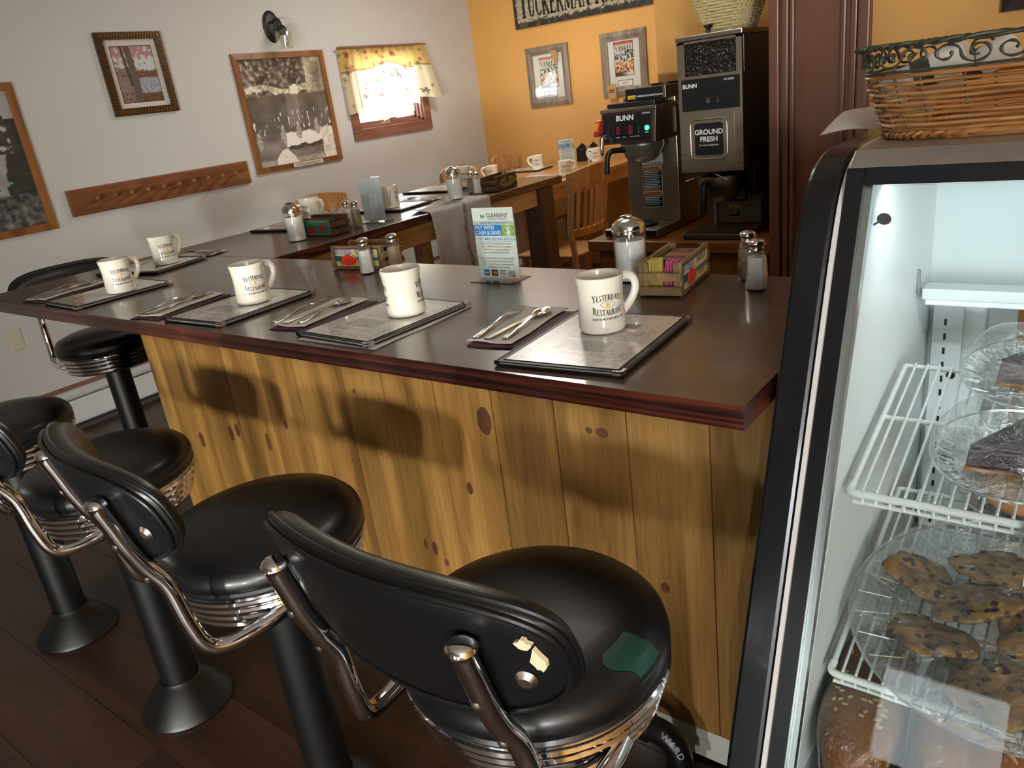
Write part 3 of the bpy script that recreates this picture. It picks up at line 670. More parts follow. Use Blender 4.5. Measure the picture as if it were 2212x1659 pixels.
sets = [(-0.525, 0.112, 0.10, (-0.034, -0.008, 0.026)), (-1.075, 0.075, 0.10, (-0.05, -0.02, 0.022)), (-1.607, 0.03, 0.16, (-0.03, -0.008, 0.014)), (-2.315, 0.042, 0.16, (-0.03, -0.006, 0.02)), (-2.29, 0.70, PI/2+0.25, (-0.03, 0.0, 0.03)), (-2.17, 1.80, PI/2+0.1, (-0.03, 0.0, 0.03))]
first = True
for i, (x, y, a, offs) in enumerate(sets):
    n = make_napkin('napkin', M_nap, 0.10, 0.225, 0.0036, i); n.location = (x, y, HT); n.rotation_euler = (0, 0, a)
    tag(n, 'white folded paper napkin '+where[i], 'napkin', 'napkins under the flatware')
    if i < 4:
        g = make_napkin('paper_mat', M_mar, 0.115, 0.235, 0.0, i+3); g.location = (x+0.022*math.cos(a), y-0.017, HT); g.rotation_euler = (0, 0, a-0.03)
        tag(g, 'maroon paper mat showing under the napkin '+where[i], 'place mat', 'maroon paper mats')
    ca, sa = math.cos(a), math.sin(a)
    for k, (src, nm, da) in enumerate(((fork0, 'fork', 0.07), (knife0, 'table knife', -0.1), (spoon0, 'spoon', 0.04))):
        o = src if i == 0 else dup(src)
        o.location = (x+ca*offs[k]-sa*(0.006+0.01*(k == 2)), y+sa*offs[k]+ca*(0.006+0.01*(k == 2)), HT+0.0068); o.rotation_euler = (0, 0, a+da)
        o['label'] = 'stainless '+nm+' on the napkin '+where[i]; o['group'] = nm+'s set out on napkins'
# ================================================================== sugar pourers, salt and pepper
M_sugar = mat('white_sugar', 'efede8', 0.9, var=0.03, scale=300, bump=0.1)
M_pepper = mat('ground_pepper', '8f8160', 0.9, var=0.5, scale=420)
M_jar = glassmat('jar_glass', (0.97, 0.985, 0.975), base=0.09)
M_cap = mat('bright_cap', 'd8d6d2', 0.14, 1.0, var=0.03)
def make_pourer():
    t = empty('sugar_pourer', (0, 0, 0), 0, 'x', 'sugar dispenser')
    fl_ = lambda a: 1+0.022*abs(math.sin(a*6))
    MB().lathe([(0, 0.0), (0.035, 0.0), (0.0365, 0.004), (0.0365, 0.012), (0.034, 0.017), (0.0345, 0.022), (0.0355, 0.10), (0.034, 0.108), (0.034, 0.116)], 72, flute=fl_).build('jar', M_jar, t)
    MB().lathe([(0, 0.0035), (0.0315, 0.0035), (0.0325, 0.02), (0.0332, 0.092), (0.0, 0.0945)], 40).build('sugar', M_sugar, t)
    l = MB().lathe([(0.0345, 0.108), (0.0372, 0.1085), (0.0372, 0.114), (0.036, 0.1155), (0.0372, 0.117), (0.0368, 0.123), (0.034, 0.129), (0.025, 0.136), (0.012, 0.141), (0, 0.142)], 44).build('lid', M_cap, t)
    q = MB(); q.tube([(0.0, -0.012, 0.1415), (0.0, 0.0, 0.1445), (0.0, 0.02, 0.141)], [0.008, 0.010, 0.008], 12, flat=0.3); q.build('flap', M_cap, l)
    return t
pour0 = make_pourer()
for i, (l, a, lb) in enumerate((((-0.484, 0.588, HT), 1.2, 'glass sugar pourer with ribbed sides between the near mug and the packet crate'),
                                ((-2.11, 0.928, HT), 2.0, 'glass sugar pourer at the bar corner, left of the green pepper crate'),
                                ((-2.025, 1.772, HT+0.007), 0.3, 'glass sugar pourer standing on the grey towel'),)):
    o = pour0 if i == 0 else dup(pour0); o.location = l; o.rotation_euler = (0, 0, a); o['label'] = lb; o['group'] = 'sugar pourers'
def make_shaker(fill, nm):
    t = empty(nm, (0, 0, 0), 0, 'x', 'shaker')
    MB().lathe([(0, 0.0), (0.0205, 0.0), (0.0222, 0.003), (0.0215, 0.03), (0.0192, 0.066), (0.0165, 0.074), (0.0135, 0.079), (0.0135, 0.084)], 8).build('glass_body', M_jar, t, ang=20)
    MB().lathe([(0, 0.004), (0.0188, 0.004), (0.0198, 0.01), (0.0175, 0.067), (0, 0.069)] if fill is M_sugar else [(0, 0.004), (0.0188, 0.004), (0.0198, 0.01), (0.0172, 0.068), (0.0, 0.07)], 8).build('contents', fill, t, ang=20)
    MB().lathe([(0.0125, 0.08), (0.0145, 0.0805), (0.0148, 0.084), (0.0135, 0.0875), (0.0165, 0.0905), (0.0172, 0.0945), (0.0155, 0.0985), (0.009, 0.102), (0, 0.103)], 28).build('cap', M_cap, t)
    return t
salt0, pep0 = make_shaker(M_sugar, 'salt_shaker'), make_shaker(M_pepper, 'pepper_shaker')
sh = [(salt0, (-0.186, 0.556), 0.2, 'glass salt shaker in front, at the right end of the bar'), (pep0, (-0.232, 0.632), 0.4, 'pepper shaker hidden behind the right-hand salt shaker'),
      (salt0, (-1.298, 0.534), 0.1, 'octagonal salt shaker in front of the melon crate'), (pep0, (-1.236, 0.588), 0.3, 'pepper shaker with tan pepper beside the melon crate'),
      (salt0, (-2.125, 1.205), 0.1, 'salt shaker between the green pepper crate and the blank card holder'), (pep0, (-2.05, 1.185), 0.3, 'tan pepper shaker left of the blank card holder'),
      (pep0, (-2.105, 1.985), 0.0, 'pepper shaker right of the sugar pourer on the towel'), (salt0, (-2.045, 1.955), 0.0, 'salt shaker left of the dark lake crate')]
seen = set()
for (src, (x, y), a, lb) in sh:
    o = src if src.name not in seen else dup(src); seen.add(src.name); o.location = (x, y, HT); o.rotation_euler = (0, 0, a); o['label'] = lb; o['group'] = 'salt and pepper shakers'
o = dup(salt0, (-2.80, 4.22, TZ), 0.2, 'small salt shaker by the black caddy on the far table'); o = dup(pep0, (-2.75, 4.26, TZ), 0.2, 'small pepper shaker by the black caddy on the far table')

# ================================================================== wooden condiment crates
M_crate = wood('crate_wood', '6f5636', '8a6d45', '9c8058', axis=1, scale=18, stretch=8, rough=0.6, vary=0.12)
M_crate2 = wood('crate_wood_dark', '3d2b1e', '523a28', '5f4630', axis=1, scale=18, stretch=8, rough=0.6, vary=0.12)
M_lab = printmat('crate_label', 0.5)
CL, CW, CH = 0.205, 0.09, 0.07
def melon(u, v):
    c = mixc((0.85, 0.74, 0.48), (0.9, 0.82, 0.6), v)
    if v > 0.7 and u < 0.4: c = mixc((0.45, 0.45, 0.6), (0.8, 0.7, 0.7), fbm(u*20, v*12, 1))
    if 0.34 < v < 0.52 and u > 0.42: c = mixc((0.2, 0.42, 0.55), (0.35, 0.5, 0.25), step(0.36, 0.5, 0.86-v+0.04*math.sin(u*14)))
    d = math.hypot((u-0.3)/0.2, (v-0.36)/0.28)
    if d < 1.16: c = (0.22, 0.3, 0.14)
    if d < 1.08: c = (0.92, 0.85, 0.6)
    if d < 1.0:
        c = (0.86, 0.24, 0.14)
        if d < 0.45 and fbm(u*60, v*40, 7, 1) > 0.68: c = (0.3, 0.07, 0.05)
    if u < 0.16 and 0.3 < v < 0.62: c = (0.14, 0.33, 0.3)
    if v < 0.1: c = (0.8, 0.62, 0.3)
    if min(u, 1-u) < 0.02 or min(v, 1-v) < 0.04: c = (0.25, 0.2, 0.3)
    return c
def peppers(u, v):
    c = (0.10, 0.42, 0.34)
    if v > 0.62: c = mixc((0.1, 0.3, 0.14), (0.3, 0.62, 0.5), fbm(u*14, v*10, 2))
    for (a, b) in ((0.4, 0.3), (0.74, 0.44)):
        if math.hypot((u-a)/0.11, (v-b)/0.24) < 1: c = mixc((0.75, 0.12, 0.1), (0.5, 0.05, 0.06), abs(math.sin((u-a)*50)))
        if math.hypot((u-a)/0.03, (v-b-0.26)/0.1) < 1: c = (0.1, 0.35, 0.1)
    if u < 0.2: c = mixc((0.25, 0.08, 0.07), (0.1, 0.25, 0.12), fbm(u*16, v*10, 4))
    if 0.8 < v < 0.92 and 0.3 < u < 0.86: c = mixc(c, (0.75, 0.8, 0.7), 0.6*step(0.45, 0.6, fbm(u*60, v*9, 3, 1)))
    if min(u, 1-u) < 0.02 or min(v, 1-v) < 0.04: c = (0.5, 0.5, 0.3)
    return c
def lake(u, v):
    c = (0.16, 0.12, 0.09); d = math.hypot((u-0.52)/0.45, (v-0.5)/0.42)
    if d < 1: c = mixc((0.55, 0.52, 0.26), (0.42, 0.42, 0.2), fbm(u*9, v*7, 2))
    if abs(u-0.52) < 0.02+0.09*step(0.2, 0.9, v) and 0.15 < v < 0.9 and fbm(u*30, v*20, 3) > 0.3: c = (0.12, 0.16, 0.1)
    return c
def make_crate(ink, words, m, lb, loc, rz):
    t = empty('condiment_crate', (loc[0], loc[1], HT), rz, lb, 'crate', 'small wooden condiment crates')
    MB().bb(-CW/2+0.007, CW/2-0.007, -CL/2+0.007, CL/2-0.007, 0.002, 0.006).build('bottom', m, t, smooth=False)
    for s in (-1, 1):
        side = MB().bb(s*CW/2-0.0035-0.0035*s, s*CW/2+0.0035-0.0035*s, -CL/2+0.006, CL/2-0.006, 0.001, CH).build('side_board', m, t, smooth=False, bevel=0.001)
        x = s*(CW/2+0.0004)
        P = lambda u, v: (x, s*(-CL/2+0.016+u*(CL-0.032)), 0.007+v*(CH-0.014))
        lab = painted('paper_label', ink, P, 64, 28, M_lab, side)
        for (tv, ux, vy, cm) in words:
            q = MB(); flat(q, tv, lambda a, b: (x+s*0.0003, s*(-CL/2+0.016+ux*(CL-0.032)+a), 0.007+vy*(CH-0.014)+b)); q.build('lettering', cm, side)
        for e in (-1, 1):
            MB().bb(-CW/2, CW/2, e*CL/2-0.0035-0.0025*e, e*CL/2+0.0035-0.0025*e, 0.004 if s < 0 else 0.034, 0.022 if s < 0 else 0.05).build('end_slat', m, t, smooth=False, bevel=0.001)
            MB().bb(s*(CW/2-0.0128)-0.0055, s*(CW/2-0.0128)+0.0055, e*(CL/2-0.013)-0.004, e*(CL/2-0.013)+0.004, 0.0061, CH-0.001).build('corner_post', m, t, smooth=False)
    return t
M_navy = mat('navy_ink', '1c2738', 0.6); M_redink = mat('red_ink', '8c2a1e', 0.6); M_yelink = mat('pale_ink', 'b9ae62', 0.6)
sweet = [(serif('SWEET', 0.0135, 0.072), 0.7, 0.7, M_navy), (text('SELECTED', 0.009, 0.03), 0.72, 0.22, M_redink)]
make_crate(melon, sweet, M_crate, 'wooden melon-label crate full of yellow and pink sweetener packets', (-0.366, 0.566), 0.13)
make_crate(melon, sweet, M_crate, 'wooden melon-label crate behind the salt shaker left of the card sign', (-1.378, 0.612), -PI/2+0.10)
make_crate(peppers, [], M_crate2, 'dark wooden crate with green label and red peppers', (-2.095, 1.05), -PI/2+0.04)
make_crate(lake, [(text('LAKE', 0.016, 0.02), 0.27, 0.42, mat('label_dark', '1d1a12', 0.6)), (text('COUNTY', 0.013, 0.02), 0.76, 0.45, MATS['label_dark'])], M_crate2, 'dark lake-label crate on the far end of the bar return', (-2.005, 2.075), 0.16)
# packets and jam tubs
def packet_mesh(nm, m):
    mb = MB(); mb.grid(lambda u, v: ((u-0.5)*0.034, 0.0012*math.sin(u*PI)*math.sin(v*PI), v*0.058), 5, 7); mb.grid(lambda u, v: ((0.5-u)*0.034, -0.0012*math.sin(u*PI)*math.sin(v*PI), v*0.058), 5, 7)
    mb.bb(-0.016, 0.016, -0.0004, 0.0004, 0.054, 0.0585); return mb.mesh(nm, m)
pkY = packet_mesh('packet', mat('yellow_packet', 'e2d372', 0.55, var=0.1)); pkP = packet_mesh('packet', mat('pink_packet', 'e873a8', 0.5, var=0.1))
cr_c = Vector((-0.366, 0.566, HT)); R13 = Matrix.Rotation(0.13, 3, 'Z')
for (me, nm, x0, col) in ((pkY, 'sweetener_packet', -0.019, 'yellow'), (pkP, 'sugar_packet', 0.0185, 'pink')):
    for k in range(10):
        o = link(nm, me); xx = (-0.0345 if col == 'yellow' else 0.0015)+0.0034*k; p = R13 @ Vector((xx, -0.067+0.002*math.sin(k*2.7), 0.011+0.0015*math.sin(k*1.9)+(0.002 if col == 'yellow' else 0))); o.location = cr_c+p
        o.rotation_euler = (0.03*math.sin(k*1.3), 0.10-0.018*k if col == 'pink' else 0.06+0.008*k, 0.13); o.rotation_euler = (Matrix.Rotation(0.13, 3, 'Z') @ Matrix.Rotation((0.05 if col == 'yellow' else 0.10)-0.012*k, 3, 'Y') @ Matrix.Rotation(PI/2+0.04*math.sin(k*2.2), 3, 'Z')).to_euler()
        tag(o, col+(' sweetener packet' if col == 'yellow' else ' sugar packet')+' standing in the nearest melon crate', 'packet', col+' packets in the near crate')
def jam_tub(loc, rz, lc, lb):
    t = empty('jam_tub', loc, rz, lb, 'jam tub', 'jam tubs in the crates')
    MB().hexa([(-0.022, -0.012, 0), (0.022, -0.012, 0), (0.022, 0.012, 0), (-0.022, 0.012, 0), (-0.027, -0.0155, 0.02), (0.027, -0.0155, 0.02), (0.027, 0.0155, 0.02), (-0.027, 0.0155, 0.02)]).build('cup', mat('jam_cup', '3a2530', 0.3), t, smooth=False, bevel=0.002)
    MB().prism(rrect(-0.029, 0.029, -0.0175, 0.0175, 0.005), 0.02, 0.0212).build('foil_lid', mat('foil_'+lc, lc, 0.35, 0.3, var=0.5, scale=140), t, smooth=False)
for k, (c, nm) in enumerate((('3b3a48', 'dark blue'), ('9c6a50', 'peach'), ('6b3a40', 'dark red'))):
    jam_tub(cr_c+R13 @ Vector((0, -0.008+0.038*k, 0.038)), 0.13, c, nm+'-lidded jam tub in the crate with the sweetener packets')
for k, (c, nm) in enumerate((('6b3a40', 'dark red'), ('3b3a48', 'dark blue'), ('6b5a70', 'mauve'))):
    v = Matrix.Rotation(-PI/2+0.10, 3, 'Z') @ Vector((0, -0.06+0.06*k, 0.036)); jam_tub(Vector((-1.378, 0.612, HT))+v, -PI/2+0.1, c, nm+'-lidded jam tub in the melon crate behind the salt shaker')
v = Matrix.Rotation(-PI/2+0.04, 3, 'Z') @ Vector((0, 0.03, 0.03)); jam_tub(Vector((-2.095, 1.05, HT))+v, -PI/2, 'b0a78c', 'cream-lidded jam tub in the green pepper crate')
v = Matrix.Rotation(-PI/2+0.04, 3, 'Z') @ Vector((0, -0.04, 0.03)); jam_tub(Vector((-2.095, 1.05, HT))+v, -PI/2, '554a44', 'brown-lidded jam tub in the green pepper crate')

# ================================================================== card signs in acrylic stands
M_acr = glassmat('acrylic', (0.96, 0.98, 0.98), base=0.06)
M_card = mat('card_white', 'f0f2e6', 0.5, var=0.01); M_blue = mat('print_blue', '2f86cc', 0.5, var=0.02); M_green = mat('print_green', '8cb83c', 0.5, var=0.02); M_txt = mat('print_dark', '2b2b30', 0.5)
M_wht = mat('print_white', 'fbfbfb', 0.5); M_grey = mat('print_grey', 'c9cbc6', 0.5); M_ltb = mat('print_teal', '2f9bb0', 0.5); M_redp = mat('print_red', 'd0321e', 0.5); M_yel = mat('print_amber', 'e8a12c', 0.5); M_nvy = mat('print_navy', '27336e', 0.5)
CWd, CHt = 0.127, 0.178
def card_sign(loc, rz, lb, full=True, blank=False):
    t = empty('card_sign', loc, rz, lb, 'sign', 'acrylic card signs')
    MB().bb(-CWd/2-0.001, CWd/2+0.001, -0.0028, -0.0014, 0.004, CHt+0.002).build('front_sheet', M_acr, t, smooth=False)
    MB().bb(-CWd/2-0.001, CWd/2+0.001, 0.0014, 0.0028, 0.004, CHt+0.002).build('back_sheet', M_acr, t, smooth=False)
    MB().bb(-CWd/2-0.002, CWd/2+0.002, -0.04, 0.04, 0.0, 0.003).build('foot', glassmat('acrylic_foot', (0.8, 0.82, 0.82), base=0.12), t, smooth=False)
    cd = MB().bb(-CWd/2+0.002, CWd/2-0.002, -0.0008, 0.0008, 0.006, CHt-0.001).build('card', M_card if not blank else mat('card_back_grey', 'd2d4d4', 0.5, var=0.02), t, smooth=False)
    if blank: return t
    Y = -0.0010
    def rect(nm, x0, x1, z0, z1, m, y=Y): return MB().add([(x0, y, z0), (x1, y, z0), (x1, y, z1), (x0, y, z1)], [(0, 1, 2, 3)]).build(nm, m, cd, smooth=False)
    def ln(s, size, z, m, bold=0.0, x=0.0, align='CENTER', sx=1.0, y=Y-0.0002): q = MB(); flat(q, text(s, size, bold, align, sx), lambda a, b: (x+a, y, z+b)); return q.build('lettering', m, cd)
    rect('print_band', -0.06, 0.06, 0.137, 0.1445, M_grey); rect('print_band', -0.0605, 0.024, 0.109, 0.136, M_blue); rect('print_band', 0.0245, 0.0605, 0.109, 0.136, M_green)
    MB().add([(-0.036, Y, 0.150), (-0.036, Y, 0.163), (-0.030, Y, 0.158), (-0.030, Y, 0.153)], [(0, 1, 2, 3)][:1]).build('logo', M_green, cd, smooth=False)
    MB().add([(-0.036, Y-.0002, 0.163), (-0.031, Y-.0002, 0.1565), (-0.036, Y-.0002, 0.1545), (-0.024, Y-.0002, 0.150), (-0.030, Y-.0002, 0.1565), (-0.024, Y-.0002, 0.1595)], [(0, 2, 1), (3, 5, 4)]).build('logo', M_ltb, cd, smooth=False)
    MB().add([(-0.031, Y-.0003, 0.1565), (-0.024, Y-.0003, 0.163), (-0.024, Y-.0003, 0.157), (-0.03, Y-.0003, 0.1545)], [(0, 3, 2, 1)]).build('logo', M_green, cd, smooth=False)
    ln('CLEARENT', 0.0135, 0.154, M_txt, 0.012, 0.014, spx(1.05)); ln('INTELLIGENT PROCESSING', 0.0048, 0.148, M_txt, 0.01, 0.014)
    ln('866.205.4721 |', 0.0066, 0.1388, M_txt, 0.0, -0.018); ln('clearent.com', 0.0066, 0.1388, M_blue, 0.01, 0.022)
    ln('PAY WITH', 0.0135, 0.1245, M_wht, 0.02, -0.057, 'LEFT', 0.92); ln('CASH & SAVE!', 0.0135, 0.1122, M_wht, 0.02, -0.057, 'LEFT', 0.92)
    q = MB(); n = 32; ring = [(0.0425+0.0128*math.cos(k*2*PI/n), 0.1225+0.0128*math.sin(k*2*PI/n)) for k in range(n)]+[(0.0425+0.0118*math.cos(k*2*PI/n), 0.1225+0.0118*math.sin(k*2*PI/n)) for k in range(n)]
    q.add([(a, Y-0.0002, b) for a, b in ring], [(k, (k+1) % n, n+(k+1) % n, n+k) for k in range(n)]); q.build('print_ring', M_wht, cd, smooth=False)
    ln('$', 0.024, 0.1145, M_wht, 0.03, 0.0425); ln('CUSTOMER PRICING NOTICE', 0.0092, 0.0985, M_blue, 0.012); rect('print_rule', -0.052, 0.052, 0.0955, 0.0963, M_blue, Y-0.0002)
    L1 = ['All prices listed, advertised and quoted', 'have a 3.49% Cash Discount incentive', 'built into the pricing for cash and', 'store-branded gift card purchases.', '', 'Any purchase made with a credit or debit', 'card will not receive the Cash Discount', 'and a non-cash discount adjustment will', 'be displayed on your receipt.']
    for k, s in enumerate(L1):
        if s: ln(s, 0.0066, 0.0885-0.0073*k, M_txt, 0.004, 0, 'CENTER', 0.88)
    # payment marks along the foot
    rect('payment_mark', -0.047, -0.03, 0.0095, 0.0255, M_blue); ln('AMEX', 0.006, 0.0155, M_wht, 0.01, -0.0385)
    rect('payment_mark', -0.024, -0.004, 0.0095, 0.0255, M_txt)
    for (cx, m) in ((-0.0168, M_redp), (-0.0112, M_yel)): MB().add([(cx+0.0046*math.cos(k*PI/10), Y-0.0002-(0.0001 if m is M_yel else 0), 0.0178+0.0046*math.sin(k*PI/10)) for k in range(20)], [tuple(range(20))]).build('payment_mark', m, cd, smooth=False)
    rect('payment_mark', 0.002, 0.021, 0.022, 0.0242, M_nvy); rect('payment_mark', 0.002, 0.021, 0.0085, 0.0105, M_yel); ln('VISA', 0.0085, 0.0138, M_nvy, 0.02, 0.0115)
    rect('payment_mark', 0.027, 0.048, 0.0085, 0.0255, M_grey, Y-0.00005); rect('payment_mark', 0.0275, 0.0475, 0.009, 0.025, M_wht); ln('DISCOVER', 0.0046, 0.0165, M_txt, 0.01, 0.0375)
    MB().add([(0.034, Y-.0002, 0.009), (0.0475, Y-.0002, 0.009), (0.0475, Y-.0002, 0.0145)], [(0, 1, 2)]).build('payment_mark', M_redp, cd, smooth=False)
    return t
def spx(x): return 'CENTER'
card_sign((-0.822, 0.536, HT), 0.02, 'pricing notice card, pay with cash, standing on the bar front')
card_sign((-2.05, 1.285, HT), 0.0, 'blank grey card holder standing on the bar return', blank=True)
card_sign((-3.02, 4.24, TZ), 0.35, 'small distant pricing card against the orange wall')

# ================================================================== towel over the bar edge
def towel(u, v):
    y = 1.462+u*0.40; s = v*0.52
    if s < 0.115: x, z = -2.03+s, HT+0.0035
    elif s < 0.135: a = (s-0.115)/0.02*PI/2; x, z = -1.915+0.0135*math.sin(a), HT-0.010+0.0135*math.cos(a)
    else: x, z = -1.9015, HT-0.010-(s-0.135)
    w_ = max(0, min(1, (s-0.14)*5))
    x += w_*0.006*(1+math.sin(u*15+s*4)+0.5*math.sin(u*33+1)); y += w_*0.012*math.sin(s*13+u*3)+(0.02*(s-0.13) if s > 0.13 else 0)*(1-2*u)
    if s < 0.115: z += 0.0018*(1+math.sin(u*21+s*50))*0.5+(0.012*max(0, 0.12-u)*8*(1-s/0.115) if u < 0.12 else 0)
    return (x, y, z)
def towelink(u, v):
    c = (0.72, 0.695, 0.68); k = 0.94+0.1*fbm(u*9, v*14, 2)
    if abs(u-0.52-0.01*math.sin(v*9)) < 0.008 or abs(u-0.55-0.01*math.sin(v*9)) < 0.006: c = (0.2, 0.27, 0.28)
    return tuple(x*k for x in c)
tw = painted('dish_towel', towelink, towel, 80, 70, printmat('towel_cloth', 0.9)); sm = tw.modifiers.new('thick', 'SOLIDIFY'); sm.thickness = 0.002; sm.offset = 0
tag(tw, 'grey dish towel with a dark stripe hanging over the edge of the bar return', 'towel')
# ================================================================== far table and slat-back chairs
M_oak = wood('honey_oak', 'a2713f', 'bc8b58', 'cd9f6e', axis=2, scale=10, stretch=10, rough=0.35, coat=0.2, vary=0.1)
M_oaky = wood('honey_oak_top', 'a2713f', 'bc8b58', 'cd9f6e', axis=1, scale=8, stretch=12, rough=0.28, coat=0.3, vary=0.1)
tb = empty('dining_table', (-2.85, 3.72, 0), 0, 'honey wood dining table in the corner by the orange wall', 'table')
for k in range(6): MB().bb(-0.45+k*0.15+0.0005, -0.3+k*0.15-0.0005, -0.68, 0.68, TZ-0.028, TZ).build('top_board', M_oaky, tb, smooth=False, bevel=0.001)
MB().bb(-0.40, 0.40, -0.62, -0.6, TZ-0.11, TZ-0.029).bb(-0.40, 0.40, 0.6, 0.62, TZ-0.11, TZ-0.029).bb(-0.41, -0.39, -0.62, 0.62, TZ-0.11, TZ-0.029).bb(0.39, 0.41, -0.62, 0.62, TZ-0.11, TZ-0.029).build('apron', M_oak, tb, smooth=False)
for sy in (-1, 1):
    MB().bb(-0.045, 0.045, sy*0.36-0.045, sy*0.36+0.045, 0.05, TZ-0.029).build('pedestal', M_oak, tb, smooth=False, bevel=0.004)
    MB().bb(-0.2, 0.2, sy*0.36-0.04, sy*0.36+0.04, 0.0, 0.05).build('foot', M_oak, tb, smooth=False, bevel=0.004)
def make_chair():
    t = empty('dining_chair', (0, 0, 0), 0, 'x', 'chair')
    def seat(u, v):
        x = (u-0.5)*0.43*(1-0.06*(1-v)); y = -0.2+v*0.42; return (x, y, 0.452-0.012*math.sin(u*PI)*math.sin(v*PI))
    mb = MB(); mb.grid(seat, 13, 13); mb.grid(lambda u, v: (seat(1-u, v)[0], seat(1-u, v)[1], 0.43), 13, 13)
    n = 13; e = []
    rim = [(i, 0) for i in range(n)]+[(n-1, j) for j in range(1, n)]+[(i, n-1) for i in range(n-2, -1, -1)]+[(0, j) for j in range(n-2, 0, -1)]
    top_ = [seat(i/12, j/12) for i, j in rim]; m = len(rim); mb.add(top_+[(x, y, 0.43) for x, y, z in top_], [(k, m+k, m+(k+1) % m, (k+1) % m) for k in range(m)])
    fixnormals(mb.build('seat', M_oaky, t))
    back = lambda x, z: (x, -0.205-0.14*max(0, z-0.45)**1.15+0.05*(4*x*x/0.16), z)
    for s in (-1, 1):
        MB().tube([(s*0.185, 0.185, 0), (s*0.185, 0.185, 0.43)], [0.019, 0.022], 8).build('leg', M_oak, t)
        pts = [(s*0.2, -0.245, 0), (s*0.195, -0.2, 0.25), (s*0.192, -0.192, 0.45)]+[(s*0.194, back(0.194, z)[1]-0.005, z) for z in (0.6, 0.75, 0.9)]
        MB().tube(smoothpath(pts, 4), 0.02, 8, flat=0.8).build('leg', M_oak, t)
        MB().tube([(s*0.19, 0.185, 0.2), (s*0.197, -0.205, 0.2)], 0.011, 8).build('stretcher', M_oak, t)
    MB().tube([(-0.19, 0.02, 0.2), (0.19, 0.02, 0.2)], 0.011, 8).build('stretcher', M_oak, t)
    def rail(z0, z1, half, nm, crown=0.0, th=0.011):
        mb = MB(); n = 14
        for i in range(n):
            xa, xb = -half+2*half*i/n, -half+2*half*(i+1)/n
            za, zb = z1+crown*(1-(xa/half)**2), z1+crown*(1-(xb/half)**2)
            pa, pb, qa, qb = back(xa, z0), back(xb, z0), back(xa, za), back(xb, zb)
            mb.hexa([(pa[0], pa[1]-th, z0), (pb[0], pb[1]-th, z0), (pb[0], pb[1]+th, z0), (pa[0], pa[1]+th, z0), (qa[0], qa[1]-th, za), (qb[0], qb[1]-th, zb), (qb[0], qb[1]+th, zb), (qa[0], qa[1]+th, za)])
        return fixnormals(mb.build(nm, M_oak, t))
    rail(0.835, 0.925, 0.213, 'top_rail', 0.028); rail(0.55, 0.595, 0.186, 'lower_rail')
    for k in range(6):
        x = -0.14+0.056*k; pts = [back(x, z) for z in (0.59, 0.68, 0.76, 0.845)]
        q = MB()
        for (a, b) in zip(pts, pts[1:]): q.hexa([(a[0]-0.012, a[1]-0.005, a[2]), (a[0]+0.012, a[1]-0.005, a[2]), (a[0]+0.012, a[1]+0.005, a[2]), (a[0]-0.012, a[1]+0.005, a[2]), (b[0]-0.012, b[1]-0.005, b[2]), (b[0]+0.012, b[1]-0.005, b[2]), (b[0]+0.012, b[1]+0.005, b[2]), (b[0]-0.012, b[1]+0.005, b[2])])
        q.build('slat', M_oak, t)
    return t
ch0 = make_chair()
for i, (l, a, lb) in enumerate((((-2.33, 3.07, 0), PI/2, 'wooden slat-back chair seen from behind, between the towel and the coffee brewer'),
                                ((-3.28, 4.1, 0), -PI/2+0.1, 'wooden slat-back chair in the corner by the orange wall'),
                                ((-3.24, 3.46, 0), -PI/2, 'wooden chair behind the far sugar pourer, left of the corner chair'),
                                ((-3.42, 2.29, 0), -PI/2, 'wooden chair against the white wall below the framed raft picture'),
                                ((-2.0, 4.02, 0), PI/2, 'wooden chair half hidden behind the coffee brewer'))):
    o = ch0 if i == 0 else dup(ch0); o.location = l; o.rotation_euler = (0, 0, a); o['label'] = lb; o['group'] = 'wooden slat-back chairs'
bk = empty('bucket', (-2.78, 2.98, 0), 0.6, 'white plastic bucket on the floor beyond the bar return', 'bucket')
M_bkt = mat('white_plastic', 'd6d6d6', 0.45, var=0.03)
MB().lathe([(0, 0.0), (0.125, 0.0), (0.145, 0.30), (0.152, 0.302), (0.152, 0.315), (0.147, 0.317), (0.149, 0.345), (0.155, 0.347), (0.155, 0.36), (0.149, 0.36), (0.14, 0.03), (0, 0.02)], 40).build('pail', M_bkt, bk)
MB().tube([(0.158*math.cos(t), 0.158*math.sin(t)*0.5+0.06*0, 0.33-0.17*math.sin(t)*0.9) for t in [PI*k/14 for k in range(15)]], 0.004, 8).build('handle', M_bkt, bk)
cad = empty('condiment_caddy', (-2.87, 4.30, TZ), 0.35, 'black plastic caddy with jam tubs on the far table', 'caddy')
for x in (-0.045, 0.045):
    MB().prism([(x-0.035, -0.03), (x+0.035, -0.03), (x+0.035, -0.024), (x-0.035, -0.024)], 0, 0.09).prism([(x-0.035, 0.024), (x+0.035, 0.024), (x+0.035, 0.03), (x-0.035, 0.03)], 0, 0.1).bb(x-0.035, x-0.03, -0.03, 0.03, 0, 0.1).bb(x+0.03, x+0.035, -0.03, 0.03, 0, 0.1).bb(x-0.035, x+0.035, -0.03, 0.03, 0, 0.004).build('bin', M_black, cad, smooth=False)
    MB().hexa([(x-0.035, 0.024, 0.1), (x+0.035, 0.024, 0.1), (x+0.035, 0.03, 0.1), (x-0.035, 0.03, 0.1), (x-0.004, 0.024, 0.13), (x+0.004, 0.024, 0.13), (x+0.004, 0.03, 0.13), (x-0.004, 0.03, 0.13)]).build('peak', M_black, cad, smooth=False)
    for k in range(5): MB().bb(x-0.026, x+0.026, -0.02, 0.02, 0.006+k*0.017, 0.019+k*0.017).build('jam_tub', mat('tub_pale' if x < 0 else 'tub_lilac', 'c8c8cc' if x < 0 else 'c287c4', 0.4), cad, smooth=False)

